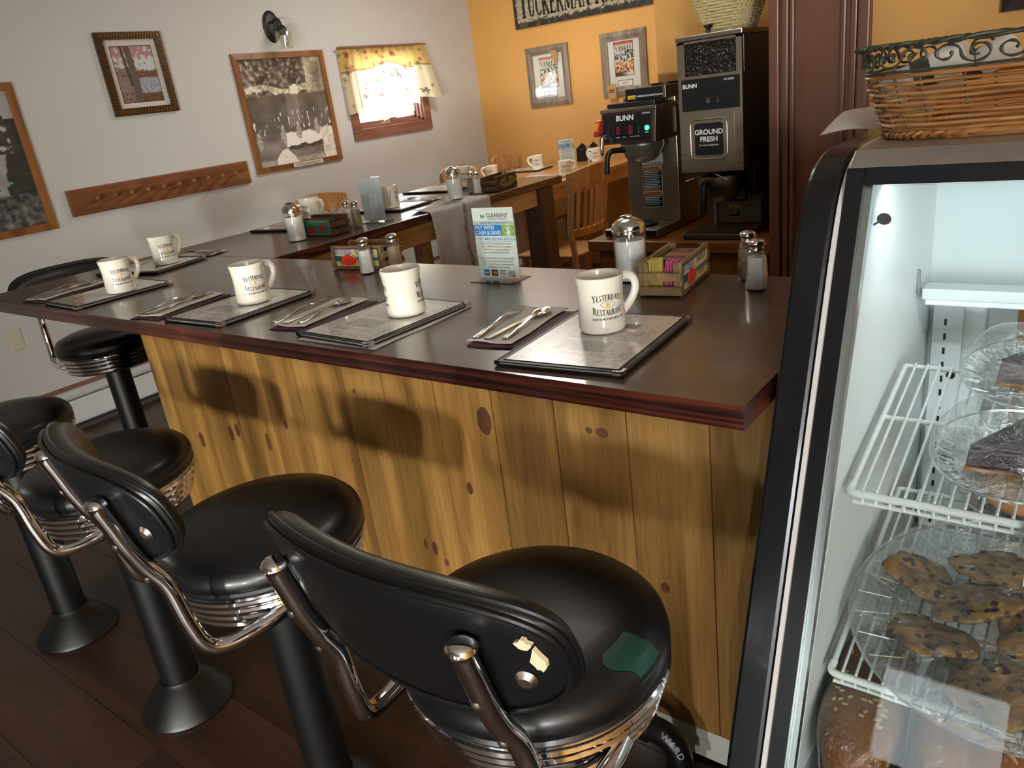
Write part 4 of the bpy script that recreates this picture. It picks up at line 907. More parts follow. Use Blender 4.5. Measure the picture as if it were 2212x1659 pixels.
# ================================================================== coffee counter
M_cab = wood('cabinet_wood', '6e3e1c', '8a5226', '9a6230', axis=0, scale=8, stretch=9, rough=0.4, vary=0.06)
M_cabz = wood('cabinet_wood_upright', '6e3e1c', '84501f', '945c2c', axis=2, scale=8, stretch=9, rough=0.45, vary=0.08)
BZ = 0.80
cab = empty('coffee_counter', (-0.945, 1.72, 0), 0, 'brown wooden back counter under the coffee machines', 'cabinet')
MB().bb(-0.365, 0.376, 0, 0.575, BZ-0.042, BZ).build('counter_top', M_cab, cab, smooth=False, bevel=0.004)
MB().bb(-0.33, 0.375, 0.03, 0.57, 0.0, BZ-0.043).build('carcass', M_cabz, cab, smooth=False)
for k in range(2):
    x0 = -0.31+k*0.335
    d = MB().bb(x0, x0+0.06, 0.012, 0.029, 0.09, 0.73).bb(x0+0.26, x0+0.32, 0.012, 0.029, 0.09, 0.73).bb(x0+0.06, x0+0.26, 0.012, 0.029, 0.67, 0.73).bb(x0+0.06, x0+0.26, 0.012, 0.029, 0.09, 0.15).build('door', M_cabz, cab, smooth=False)
    MB().bb(x0+0.06, x0+0.26, 0.02, 0.0285, 0.15, 0.67).build('panel', M_cabz, d, smooth=False)
    MB().lathe([(0, 0), (0.008, 0), (0.006, 0.012), (0.014, 0.02), (0, 0.026)], 16).build('knob', M_steel, d).matrix_local = Matrix.Translation((x0+(0.29 if k == 0 else 0.03), 0.012, 0.6)) @ Matrix.Rotation(PI/2, 4, 'X')

# ---- shared label helper for the machines: P maps (x,z) on a -y facing plate
M_lblk = mat('label_black', '17181b', 0.35, var=0.05); M_orl = mat('label_orange', 'd98a2b', 0.4, var=0.05); M_yll = mat('label_yellow', 'd9c23a', 0.4, var=0.05); M_wl = mat('label_white', 'e6e6e2', 0.4, var=0.03)
def plate(par, nm, x0, x1, z0, z1, y, m, r=0.004): 
    mb = MB(); mb.M = Matrix(((1, 0, 0, 0), (0, 0, -1, y), (0, 1, 0, 0), (0, 0, 0, 1))); mb.prism(rrect(x0, x1, z0, z1, r, 3), 0, 0.0012); return mb.build(nm, m, par, smooth=False)
def words(par, s, x, z, y, size, m=None, bold=0.01, align='CENTER', sx=1.0): q = MB(); flat(q, text(s, size, bold, align, sx), lambda a, b: (x+a, y, z+b)); return q.build('lettering', m or M_wl, par)
def warn(par, x0, x1, z0, z1, y, title, head, lines):
    o = plate(par, 'warning_label', x0, x1, z0, z1, y, M_wl, 0.003); h = (z1-z0)
    plate(o, 'label_field', x0+0.002, x1-0.002, z0+0.002, z1-0.0145, y-0.0012, M_lblk, 0.002); plate(o, 'label_head', x0+0.002, x1-0.002, z1-0.014, z1-0.002, y-0.0012, head, 0.002)
    ts = min(0.0105, (x1-x0)*0.13); words(o, title, (x0+x1)/2+0.005, z1-0.0115, y-0.0026, ts, M_lblk, 0.02)
    MB().add([(x0+0.009, y-0.0026, z1-0.012), (x0+0.018, y-0.0026, z1-0.012), (x0+0.0135, y-0.0026, z1-0.0045)], [(0, 1, 2)]).build('warning_sign', M_lblk, o, smooth=False)
    for k in range(lines): 
        z = z1-0.021-k*0.0068; MB().bb(x0+0.006, x1-0.006-0.006*(k % 3), y-0.0027, y-0.0024, z, z+0.0025).build('text_line', M_wl, o, smooth=False)
    return o
# ================================================================== coffee brewer
br = empty('coffee_brewer', (-1.138, 1.77, BZ), 0, 'stainless coffee brewer with black control panel and green light', 'coffee maker')
W2 = 0.116
M_dsteel = mat('dark_brushed_steel', '857a6c', 0.38, 1.0, var=0.08, scale=50)
bs = MB().bb(-W2, W2, 0, 0.45, 0.004, 0.034).build('base', M_steel, br, smooth=False, bevel=0.002)
MB().bb(-W2+0.003, W2-0.003, -0.002, 0.001, 0.007, 0.031).build('base_front', M_black, bs, smooth=False)
MB().lathe([(0, 0.0), (0.055, 0.0), (0.062, 0.003), (0.062, 0.008), (0.056, 0.01), (0.052, 0.006), (0, 0.006)], 36, (0, 0.1, 0.034)).build('warmer_plate', M_black, br)
MB().bb(-W2+0.002, W2-0.002, 0.215, 0.45, 0.034, 0.52).build('tower', M_steel, br, smooth=False, bevel=0.004)
warn(br, -0.045, 0.042, 0.155, 0.25, 0.2145, 'WARNING', M_orl, 11); warn(br, -0.045, 0.042, 0.085, 0.15, 0.2145, 'WARNING', M_orl, 6)
lab = plate(br, 'rating_label', -0.045, 0.05, 0.255, 0.30, 0.2145, M_wl)
for k in range(14): MB().bb(-0.03+k*0.0055, -0.03+k*0.0055+0.0014*(1+k % 3), 0.2128, 0.2132, 0.258, 0.264).build('bar_code_line', M_lblk, lab, smooth=False)
for (x, z) in ((-0.102, 0.12), (0.102, 0.12), (0.102, 0.30)): MB().lathe([(0.004, 0), (0.003, 0.002), (0, 0.0025)], 10).build('screw', M_chrome, br).matrix_local = Matrix.Translation((x, 0.215, z)) @ Matrix.Rotation(PI/2, 4, 'X')
# head with sloping control panel
hd = MB(); hd.hexa([(-W2, 0.025, 0.36), (W2, 0.025, 0.36), (W2, 0.45, 0.36), (-W2, 0.45, 0.36), (-W2, 0.045, 0.485), (W2, 0.045, 0.485), (W2, 0.45, 0.485), (-W2, 0.45, 0.485)]); head = hd.build('head', M_dsteel, br, smooth=False, bevel=0.002)
fy = lambda z: 0.025+0.02*(z-0.36)/0.125
def fpan(x, z, d=0.0): return (x, fy(z)-d, z)
pn = MB(); pn.hexa([fpan(-W2+0.004, 0.366, 0.003), fpan(W2-0.012, 0.366, 0.003), fpan(W2-0.012, 0.366, -0.002), fpan(-W2+0.004, 0.366, -0.002), fpan(-W2+0.004, 0.472, 0.003), fpan(W2-0.012, 0.472, 0.003), fpan(W2-0.012, 0.472, -0.002), fpan(-W2+0.004, 0.472, -0.002)]); panel = pn.build('control_panel', M_lblk, br, smooth=False, bevel=0.002)
MB().bb(-W2-0.003, W2+0.003, 0.038, 0.45, 0.475, 0.489).build('head_trim', M_chrome, br, smooth=False, bevel=0.002)
def pt(s, x, z, size, m=M_wl, bold=0.02, sx=1.0): q = MB(); flat(q, text(s, size, bold, 'CENTER', sx), lambda a, b: fpan(x+a, z+b, 0.0036)); return q.build('lettering', m, panel)
pt('BUNN', -0.012, 0.444, 0.027, bold=0.03); pt('CW SERIES', 0.078, 0.462, 0.007); pt('READY', 0.083, 0.395, 0.005); pt('ON/OFF', -0.04, 0.383, 0.005); pt('START', -0.012, 0.383, 0.005); pt('FRONT TOP REAR', 0.032, 0.383, 0.005)
M_thin = mat('print_maroon', '6a2a2e', 0.4)
for z in (0.369, 0.469): MB().hexa([fpan(-W2+0.008, z, .0034), fpan(W2-.016, z, .0034), fpan(W2-.016, z, .003), fpan(-W2+.008, z, .003), fpan(-W2+0.008, z+.0012, .0034), fpan(W2-.016, z+.0012, .0034), fpan(W2-.016, z+.0012, .003), fpan(-W2+.008, z+.0012, .003)]).build('print_rule', M_thin, panel, smooth=False)
M_rsw = mat('red_rocker', '5c1420', 0.2, emit='a01828', es=0.15)
for k in range(5):
    x = -0.066+k*0.027; sw = MB(); sw.hexa([fpan(x-0.0095, 0.391, 0.009), fpan(x+0.0095, 0.391, 0.009), fpan(x+0.0095, 0.391, 0), fpan(x-0.0095, 0.391, 0), fpan(x-0.0095, 0.429, 0.009), fpan(x+0.0095, 0.429, 0.009), fpan(x+0.0095, 0.429, 0), fpan(x-0.0095, 0.429, 0)])
    so_ = sw.build('rocker_switch', M_black, panel, smooth=False, bevel=0.002)
    MB().hexa([fpan(x-0.006, 0.395, 0.0125), fpan(x+0.006, 0.395, 0.0125), fpan(x+0.006, 0.395, 0.009), fpan(x-0.006, 0.395, 0.009), fpan(x-0.006, 0.425, 0.0102), fpan(x+0.006, 0.425, 0.0102), fpan(x+0.006, 0.425, 0.009), fpan(x-0.006, 0.425, 0.009)]).build('rocker', M_rsw if k in (1, 3) else M_black, so_, smooth=False)
led = MB().lathe([(0.0085, 0), (0.0085, 0.003), (0.005, 0.006), (0, 0.007)], 20).build('ready_light', mat('green_led', '1cff5a', 0.3, emit='20ff60', es=9), panel); led.matrix_local = Matrix.Translation(fpan(0.083, 0.412, 0.003)) @ Matrix.Rotation(PI/2, 4, 'X')
# hot water faucet with red handle at the left of the panel
fa = MB().hexa([(-W2-0.012, -0.012, 0.395), (-W2+0.012, -0.018, 0.395), (-W2+0.012, 0.02, 0.395), (-W2-0.012, 0.02, 0.395), (-W2-0.002, -0.008, 0.452), (-W2+0.03, -0.014, 0.456), (-W2+0.03, 0.012, 0.456), (-W2-0.002, 0.012, 0.452)]).build('faucet_handle', mat('red_plastic', 'b3222a', 0.3, var=0.05), br, smooth=False, bevel=0.004)
MB().hexa([(-W2-0.004, -0.0165, 0.415), (-W2+0.012, -0.0185, 0.416), (-W2+0.012, -0.0165, 0.416), (-W2-0.004, -0.0145, 0.415), (-W2+0.002, -0.014, 0.446), (-W2+0.022, -0.0165, 0.448), (-W2+0.022, -0.0145, 0.448), (-W2+0.002, -0.012, 0.446)]).build('handle_label', M_orl, fa, smooth=False)
MB().tube([(-W2+0.02, 0.02, 0.39), (-W2+0.02, -0.005, 0.385), (-W2+0.02, -0.008, 0.36), (-W2+0.02, -0.008, 0.325)], [0.011, 0.011, 0.009, 0.007], 14).build('faucet', M_chrome, br)
# upper warmer rack on the head
rk = MB().bb(-0.055, 0.16-0.044, 0.13, 0.44, 0.506, 0.552).build('upper_warmer', M_dsteel, br, smooth=False, bevel=0.002)
MB().bb(-0.052, 0.107, 0.127, 0.131, 0.509, 0.549).build('warmer_front', M_lblk, rk, smooth=False); words(rk, 'WARMERS AND SURFACES ARE HOT', 0.052, 0.519, 0.1265, 0.0085, M_wl, 0.02, 'CENTER', 0.8)
plate(rk, 'caution_tag', -0.042, -0.008, 0.514, 0.527, 0.1268, M_yll, 0.001); words(rk, 'CAUTION', -0.022, 0.5165, 0.125, 0.0085, M_lblk, 0.03, 'CENTER', 0.8)
MB().bb(-0.105, 0.1, 0.07, 0.44, 0.4895, 0.506).build('warmer_bed', M_black, br, smooth=False, bevel=0.003); MB().lathe([(0, 0), (0.06, 0), (0.06, 0.008), (0, 0.008)], 32, (0.03, 0.3, 0.552)).build('upper_plate', M_black, br)
# brew funnel
fn = MB().lathe([(0, 0.275), (0.01, 0.275), (0.045, 0.283), (0.062, 0.296), (0.07, 0.306), (0.0705, 0.312), (0.082, 0.33), (0.086, 0.345), (0.083, 0.347), (0.0835, 0.353), (0.08, 0.358), (0, 0.358)], 48, (0.012, 0.12, 0)).build('brew_funnel', mat('funnel_steel', 'b8b2a8', 0.3, 0.85, var=0.04), br)
MB().tube(smoothpath([(-0.03, 0.052, 0.335), (-0.055, 0.0, 0.338), (-0.066, -0.016, 0.325), (-0.07, -0.022, 0.29), (-0.072, -0.024, 0.255)], 5), [0.0105]*21, 12).build('funnel_handle', M_black, br)
MB().bb(W2+0.001, W2+0.004, 0.2, 0.42, 0.375, 0.47).build('side_panel', M_dsteel, br, smooth=False)
# ================================================================== coffee grinder
gr = empty('coffee_grinder', (-0.79, 1.765, BZ), 0, 'tall stainless coffee grinder showing dark beans behind its window', 'coffee grinder')
G2 = 0.116
MB().bb(-G2-0.004, G2+0.004, -0.01, 0.40, 0.006, 0.022).build('base_tray', M_dsteel, gr, smooth=False, bevel=0.003); MB().bb(-G2, G2, -0.008, 0.38, 0.0, 0.006).build('base_feet', M_black, gr, smooth=False)
col_ = MB().bb(-G2+0.006, G2-0.012, 0.2, 0.40, 0.022, 0.30).build('lower_column', M_dsteel, gr, smooth=False, bevel=0.003)
MB().tube([(-0.074, 0.197, 0.022), (-0.074, 0.197, 0.20)], 0.0085, 12).build('guide_post', M_steel, gr)
warn(gr, -0.045, 0.055, 0.1, 0.17, 0.1995, 'WARNING', M_lblk, 6); warn(gr, -0.02, 0.025, 0.045, 0.09, 0.1995, 'CAUTION', M_yll, 3)
bx = MB().bb(-G2, G2, 0.0053, 0.40, 0.245, 0.565).bb(-G2, G2, 0.02, 0.40, 0.5651, 0.683).bb(-G2, -G2+0.02, 0.0053, 0.0199, 0.5651, 0.683).bb(G2-0.015, G2, 0.0053, 0.0199, 0.5651, 0.683).build('body', M_dsteel, gr, smooth=False, bevel=0.003)
fr_ = MB().bb(-G2, G2, 0.0, 0.0052, 0.245, 0.57).bb(-G2, -G2+0.026, 0.0, 0.0052, 0.57, 0.682).bb(G2-0.02, G2, 0.0, 0.0052, 0.57, 0.682).bb(-G2, G2, 0.0, 0.0052, 0.675, 0.682).build('front_plate', M_steel, gr, smooth=False)
MB().bb(-G2-0.003, G2+0.003, -0.004, 0.405, 0.684, 0.70).build('lid', mat('pale_steel', 'cfc8bc', 0.28, 1.0, var=0.04), gr, smooth=False, bevel=0.002)
MB().bb(-G2+0.026, G2-0.02, 0.001, 0.003, 0.57, 0.675).build('hopper_window', M_pane, gr, smooth=False)
# beans pressed against the window
random.seed(3); bean = MB(); pr_ = [(0, -0.0048), (0.0022, -0.0042), (0.0034, -0.002), (0.0036, 0), (0.0034, 0.002), (0.0022, 0.0042), (0, 0.0048)]
for k in range(900):
    x, z = random.uniform(-G2+0.027, G2-0.021), random.uniform(0.571, 0.674); bean.M = Matrix.Translation((x, 0.009+random.uniform(0, 0.004), z)) @ Matrix.Rotation(random.uniform(0, PI), 4, 'Y') @ Matrix.Rotation(random.uniform(-0.6, 0.6), 4, 'X') @ Matrix.Diagonal((1.0, 0.75, 1.15, 1)); bean.lathe(pr_, 7)
bo = bean.build('coffee_beans', mat('roast_bean', '1d130e', 0.28, var=0.3, scale=80), gr); bo['kind'] = 'stuff'
MB().bb(-G2+0.02, G2-0.015, 0.0125, 0.016, 0.565, 0.68).build('bean_bed', mat('bean_shadow', '0d0806', 0.7), gr, smooth=False)
bp_ = plate(gr, 'control_panel', -G2+0.013, G2-0.008, 0.455, 0.56, -0.0002, M_lblk, 0.005); words(bp_, 'BUNN', -0.072, 0.532, -0.0018, 0.019, M_wl, 0.03); words(bp_, 'G9 SERIES', 0.07, 0.546, -0.0018, 0.0085, M_wl, 0.02)
sw = MB().bb(-0.017, 0.032, -0.006, 0.0, 0.474, 0.497).build('switch', M_black, bp_, smooth=False, bevel=0.002); MB().bb(-0.01, 0.0, -0.009, -0.006, 0.477, 0.494).build('rocker', M_chrome, sw, smooth=False)
dr = plate(gr, 'grind_door', -G2+0.03, G2-0.03, 0.275, 0.445, -0.0002, M_steel, 0.006); emb = MB(); emb.tube([(a, -0.0025, b) for a, b in rrect(-0.075, 0.06, 0.29, 0.425, 0.022, 6)], 0.003, 8, closed=True); emb.build('embossed_rib', M_steel, dr)
bd = plate(gr, 'name_badge', -0.06, 0.046, 0.303, 0.412, -0.0016, M_lblk, 0.01); words(bd, 'GROUND', -0.007, 0.374, -0.0032, 0.024, M_wl, 0.03); words(bd, 'FRESH', -0.007, 0.35, -0.0032, 0.024, M_wl, 0.03); words(bd, 'For Your Satisfaction', -0.007, 0.335, -0.0032, 0.0085, M_wl, 0.01)
for (x, z) in ((-0.1, 0.255), (0.1, 0.257), (-0.1, 0.31), (0.1, 0.315)): MB().lathe([(0.004, 0), (0.003, 0.002), (0, 0.0025)], 10).build('screw', M_chrome, gr).matrix_local = Matrix.Translation((x, -0.0003, z)) @ Matrix.Rotation(PI/2, 4, 'X')
gf = MB().lathe([(0, 0.125), (0.05, 0.128), (0.068, 0.15), (0.07, 0.16), (0.08, 0.178), (0.085, 0.2), (0.083, 0.222), (0, 0.224)], 44, (-0.008, 0.1, 0)).build('grind_funnel', M_dsteel, gr)
MB().tube([(-0.03, 0.02, 0.2), (-0.036, 0.002, 0.195), (-0.038, -0.004, 0.14), (-0.04, -0.004, 0.095)], [0.014, 0.0155, 0.0145, 0.012], 12).build('funnel_handle', M_black, gr)
MB().tube([(-0.13, 0.06, 0.205), (-0.03, 0.02, 0.235)], 0.003, 8).tube([(0.05, 0.02, 0.21), (0.0, 0.02, 0.235)], 0.003, 8).build('funnel_guide', M_chrome, gr)
MB().bb(G2-0.035, G2-0.004, 0.12, 0.2, 0.135, 0.235).build('junction_box', M_black, gr, smooth=False, bevel=0.004)
MB().lathe([(0.007, 0), (0.007, 0.012), (0.016, 0.022), (0.018, 0.027), (0, 0.029)], 20, (-0.02, 0.05, 0.70)).build('lid_knob', M_black, gr)
plate(gr, 'side_sticker', G2+0.0002, G2+0.0002+0.001, 0.6, 0.66, 0.3, M_wl, 0.0003)
MB().bb(G2+0.0002, G2+0.0012, 0.36, 0.398, 0.62, 0.67).build('side_sticker', M_wl, gr, smooth=False)
# ---- woven basket of filters on the grinder
M_wick = mat('pale_wicker', 'c9b583', 0.6, var=0.15, scale=70)
fb = empty('filter_basket', (-0.775, 1.93, BZ+0.70), 0, 'pale wicker basket of coffee filters on top of the grinder', 'basket')
def sq(t, hx, hy, k=5.0): c, s = math.cos(t), math.sin(t); return hx*math.copysign(abs(c)**(2/k), c), hy*math.copysign(abs(s)**(2/k), s)
for j in range(13):
    z = 0.006+j*0.0095; g = 0.070+0.042*(z/0.12); hx, hy = g, g*0.95; pts = []
    for k in range(120):
        t = 2*PI*k/120; x, y = sq(t, hx, hy); w_ = 0.0022*math.sin(k*PI/2.5+PI*(j % 2)); d = Vector((x, y, 0)).normalized(); pts.append((x+d.x*w_, y+d.y*w_, z))
    MB().tube(pts, 0.0042, 5, closed=True).build('weave_strand', M_wick, fb)
st_ = MB()
for k in range(40): t = 2*PI*k/40; a = sq(t, 0.070, 0.0665); b = sq(t, 0.114, 0.108); st_.tube([(a[0], a[1], 0.0), (b[0], b[1], 0.126)], 0.0022, 5)
st_.build('stakes', M_wick, fb); MB().prism([sq(2*PI*k/32, 0.07, 0.066) for k in range(32)], 0.0, 0.005).build('basket_bottom', M_wick, fb, smooth=False)
M_filt = mat('filter_paper', 'e8e6e2', 0.85, var=0.03)
ft = empty('filter_stack', (-0.775, 1.93, BZ+0.70), 0, 'stack of fluted white coffee filters in the pale wicker basket', 'coffee filters')
for k in range(3):
    def P(u, v, k=k): a = u*2*PI; r = (0.045+0.055*v+0.004*k)*(1+0.045*v*math.sin(a*26+k)); return (r*math.cos(a), r*math.sin(a), 0.045+0.008*k+0.11*v)
    MB().grid(P, 208, 8, wrap=True).build('paper_filter', M_filt, ft)
# ================================================================== pictures
M_art = printmat('art_print', 0.4)
M_pg = glassmat('picture_glass', (0.93, 0.93, 0.93), base=0.03)
M_fr = wood('picture_frame_oak', '6e4424', '8f5c32', 'a06c3e', axis=2, scale=14, stretch=10, rough=0.35, vary=0.1)
def wall_P(side):
    """maps (s, z, out) to 3D: s runs to the right as seen from the room"""
    if side == 'left': return lambda s, z, d: (WL+d, s, z)
    if side == 'far': return lambda s, z, d: (s, YB-d, z)
    return lambda s, z, d: (s, 1.745-d, z)
def frame(name, side, s0, s1, z0, z1, fw, depth, m, label, art, nu, nv, cat='picture', matw=None, inner=None, carve=False, glass=True, prof=None):
    W = wall_P(side); sc, zc = (s0+s1)/2, (z0+z1)/2
    t = empty(name, W(sc, z0, 0), 0, label, cat); org = Vector(W(sc, z0, 0))
    L = lambda s, z, d: Vector(W(s, z, d))-org
    def quad(a, b, c, d, m_, nm, d0, d1, par): # mitred bar: a,b outer; c,d inner
        v = [L(*a, d0), L(*b, d0), L(*c, d0), L(*d, d0), L(*a, d1*0.85), L(*b, d1*0.85), L(*c, d1), L(*d, d1)]
        if prof:
            mid = [((a[0]*.45+d[0]*.55), (a[1]*.45+d[1]*.55)), ((b[0]*.45+c[0]*.55), (b[1]*.45+c[1]*.55))]
            v = [L(*a, d0), L(*b, d0), L(*c, d0), L(*d, d0), L(*a, d1*0.6), L(*b, d1*0.6), L(*c, d1*prof), L(*d, d1*prof), L(*mid[0], d1), L(*mid[1], d1)]
            mb = MB().add(v, [(0, 1, 5, 4), (4, 5, 9, 8), (8, 9, 6, 7), (2, 3, 7, 6), (1, 2, 6, 9, 5), (3, 0, 4, 8, 7), (3, 2, 1, 0)])
            return fixnormals(mb.build(nm, m_, par, smooth=False))
        return fixnormals(MB().hexa(v).build(nm, m_, par, smooth=False))
    O = [(s0, z0), (s1, z0), (s1, z1), (s0, z1)]; I = [(s0+fw, z0+fw), (s1-fw, z0+fw), (s1-fw, z1-fw), (s0+fw, z1-fw)]
    for k in range(4): 
        q = (k+1) % 4; b = quad(O[k], O[q], I[q], I[k], m, 'frame_bar', 0.001, depth, t)
        if carve:
            mb = MB(); A, B = Vector(((O[k][0]+I[k][0])/2, (O[k][1]+I[k][1])/2)), Vector(((O[q][0]+I[q][0])/2, (O[q][1]+I[q][1])/2)); n = int((B-A).length/0.016)
            dirv = (B-A).normalized(); per = Vector((-dirv.y, dirv.x))
            for j in range(n):
                p = A+(B-A)*((j+0.5)/n); pts = [p-dirv*0.006-per*fw*0.3, p+per*0.0, p+dirv*0.006+per*fw*0.3]
                mb.tube([L(x.x, x.y, depth) for x in pts], [0.0015, 0.0042, 0.0015], 5)
            mb.build('carved_beads', mat('gilt', '8a6a34', 0.38, 0.7, var=0.4, scale=90), b)
    MB().add([L(*I[k], 0.003) for k in range(4)], [(0, 1, 2, 3)] if side != 'left' else [(0, 1, 2, 3)]).build('backing', M_paper, t, smooth=False)
    a = inner or (s0+fw, s1-fw, z0+fw, z1-fw)
    if matw: MB().add([L(*I[k], 0.004) for k in range(4)], [(0, 1, 2, 3)]).build('mat_board', matw, t, smooth=False)
    pr = painted('print', art, lambda u, v: L(a[0]+u*(a[1]-a[0]), a[2]+v*(a[3]-a[2]), 0.0052), nu, nv, M_art, t)
    if inner:
        e = 0.004; bd = [(a[0]-e, a[2]-e), (a[1]+e, a[2]-e), (a[1]+e, a[3]+e), (a[0]-e, a[3]+e)]
        MB().add([L(*p, 0.0046) for p in bd], [(0, 1, 2, 3)]).build('print_border', mat('print_border_dark', '2a2420', 0.6), t, smooth=False)
    if glass: MB().add([L(*I[k], depth*0.6 if depth > 0.015 else 0.008) for k in range(4)], [(0, 1, 2, 3)]).build('glazing', M_pg, t, smooth=False)
    return t, L, pr
def gray(x, t=(1, 0.98, 0.94)): x = max(0, min(1, x)); return (x*t[0], x*t[1], x*t[2])
def raft(u, v):
    n = fbm(u*7, v*9, 1, 5); n2 = fbm(u*22, v*26, 4, 4); v += 0.035*(n-0.5)+0.02*(n2-0.5); u += 0.02*(n2-0.5)
    if v > 0.66:      # wooded bank with pale ledges
        g = 0.16+0.75*max(0, n2-0.42)+0.25*(n-0.4)
        if v < 0.76 and abs(v-0.71-0.03*math.sin(u*9)) < 0.02+0.02*n: g += 0.3
        if u < 0.16: g += 0.12*math.sin((u+v)*60)+0.1
        if u > 0.78: g = 0.45+0.35*(n-0.5)+0.2*(n2-0.5)
        if abs(u-0.6) < 0.05 and v < 0.74: g = 0.75
    elif v > 0.30:    # dark pool with reflections
        g = 0.26+0.12*(n-0.5)+0.10*step(0.2, 0.6, math.exp(-((u-0.55)/0.08)**2))*(1 if v > 0.36 else 0)
        if fbm(u*40, v*9, 8, 2) > 0.72 and v < 0.5: g += 0.5
    else:
        g = 0.34+0.2*(n-0.5)
        if 0.38 < u < 0.86 and 0.17+0.02*math.sin(u*8) < v < 0.29-0.02*(u-0.4): g = 0.72+0.1*n2
        if 0.4 < u < 0.88 and 0.13 < v < 0.17: g = 0.18
        if u > 0.84 and v < 0.34-0.5*(u-1.0)**2*0: g = 0.66+0.3*(n2-0.5)
        if 0.22 < u < 0.5 and v < 0.14 and abs(u-0.34) < 0.13*(1-v/0.15)+0.03: g = 0.7+0.2*(n2-0.5)
        if v < 0.05: g += 0.15
    for (x, y) in ((0.06, 0.27), (0.36, 0.31), (0.56, 0.33), (0.8, 0.34)):   # seated figures
        if math.hypot((u-x)/0.035, (v-y+0.04)/0.07) < 1: g = 0.3+0.35*fbm(u*50, v*50, 6)
        if math.hypot((u-x)/0.016, (v-y-0.04)/0.02) < 1: g = 0.55
    c = gray(g)
    c = tuple(min(1, x*1.35+0.06) for x in c); return mixc(c, (c[0]*1.03, c[1]*0.95, c[2]*0.8), 0.5 if v > 0.55 else 0.15)
def falls(u, v):
    n = fbm(u*5, v*8, 3, 5); n2 = fbm(u*16, v*22, 6, 4)
    if v > 0.55:
        g = 0.8
        if fbm(u*9, v*12, 2, 4) > 0.40+0.5*(v-0.62): g = 0.14+0.25*n2
        if u > 0.9: g = 0.75 if v > 0.8 else 0.25
    elif v > 0.25: g = 0.24+0.2*(n-0.5)+(0.45 if abs(u-0.78+0.3*(0.55-v)) < 0.05*n2+0.02 else 0)
    else: g = 0.4+0.5*(n2-0.5)+0.3*(n-0.5)
    return gray(g, (0.98, 0.98, 0.97))
def autumn(u, v):
    sky = (0.80, 0.85, 0.88); n = fbm(u*8, v*11, 5, 5); n2 = fbm(u*26, v*30, 2, 3); c = sky
    v += 0.05*(n-0.5)+0.03*(n2-0.5); u += 0.03*(n2-0.5)
    if v < 0.55: c = (0.30, 0.26, 0.22) if v > 0.43 else mixc((0.5, 0.55, 0.63), (0.82, 0.84, 0.88), max(0, n2-0.3)*1.8)
    if 0.43 < v < 0.58 and n2 > 0.5: c = (0.55, 0.32, 0.22)
    if v < 0.16: c = mixc((0.2, 0.18, 0.16), (0.55, 0.4, 0.2), n2*1.2-0.2)
    if v > 0.6-0.2*(0.6-u) and fbm(u*10, v*10, 9, 4) > 0.5+0.35*step(0.45, 0.8, u)*step(0.9, 0.6, v)-0.1*(v > 0.85): c = mixc((0.6, 0.36, 0.38), (0.82, 0.66, 0.66), n2)
    if v < 0.62 and u < 0.34 and n2 > 0.36: c = mixc((0.35, 0.27, 0.27), (0.72, 0.58, 0.58), n2)
    if abs(u-0.40-0.02*math.sin(v*4)) < 0.075+0.03*(1-v)*0.8: c = mixc((0.27, 0.26, 0.26), (0.42, 0.4, 0.38), n2)
    if abs(u-0.24-0.1*(1-v)) < 0.03 and v > 0.3: c = (0.2, 0.18, 0.18)
    return c
frame('framed_photograph', 'left', 0.28, 0.852, 1.034, 1.743, 0.037, 0.02, M_fr, 'black and white waterfall photograph in an oak frame at the left picture edge', falls, 110, 136, inner=None)
t, L, _ = frame('framed_photograph', 'left', 2.116, 2.828, 1.111, 1.818, 0.034, 0.02, M_fr, 'large old photograph of men on a raft in an oak frame', raft, 150, 156)
MB().bb(0.0, 0.003, -0.075, 0.175, 0.004, 0.03).build('caption_strip', M_paper, t, smooth=False).location = (0.0185, 0, 0)
for k in range(2): MB().bb(0.0216, 0.0221, -0.06+0.01*k, 0.16-0.03*k, 0.018-0.007*k, 0.0205-0.007*k).build('caption_line', M_ink, t, smooth=False)
M_gilt = mat('dark_gilt', '4a3620', 0.4, 0.5, var=0.4, scale=60)
frame('framed_print', 'left', 1.320, 1.693, 1.536, 1.953, 0.036, 0.024, M_gilt, 'autumn lake print in a carved gilt frame with a white mat', autumn, 90, 108, matw=mat('mat_board_white', 'dedad2', 0.7), inner=(1.394, 1.624, 1.602, 1.883), carve=True)
M_barn = wood('barn_wood', '6b5f50', '8b7d6b', 'a39583', axis=2, scale=16, stretch=9, rough=0.7, vary=0.12, bump=0.5)
M_matw = mat('mat_board_white', 'dedad2', 0.7)
def cover(a):
    def fn(u, v):
        if v > 0.93: return (0.78, 0.36, 0.18)
        n = fbm(u*9+a, v*12, 3, 4)
        if v > 0.74: return (0.86, 0.85, 0.82)
        if v > 0.42: return mixc((0.85, 0.84, 0.8), (0.18, 0.2, 0.16), step(0.42, 0.6, n)*(1 if v < 0.62 or u > 0.5 else 0.2))
        if v > 0.1:
            c = mixc((0.9, 0.85, 0.7), (0.78, 0.42, 0.15), step(0.4, 0.55, n))
            return mixc(c, (0.35, 0.1, 0.08), step(0.5, 0.62, fbm(u*12, v*14, 8+a))) if v < 0.28 else c
        return mixc((0.2, 0.18, 0.16), (0.85, 0.83, 0.78), step(0.2, 0.8, u))
    return fn
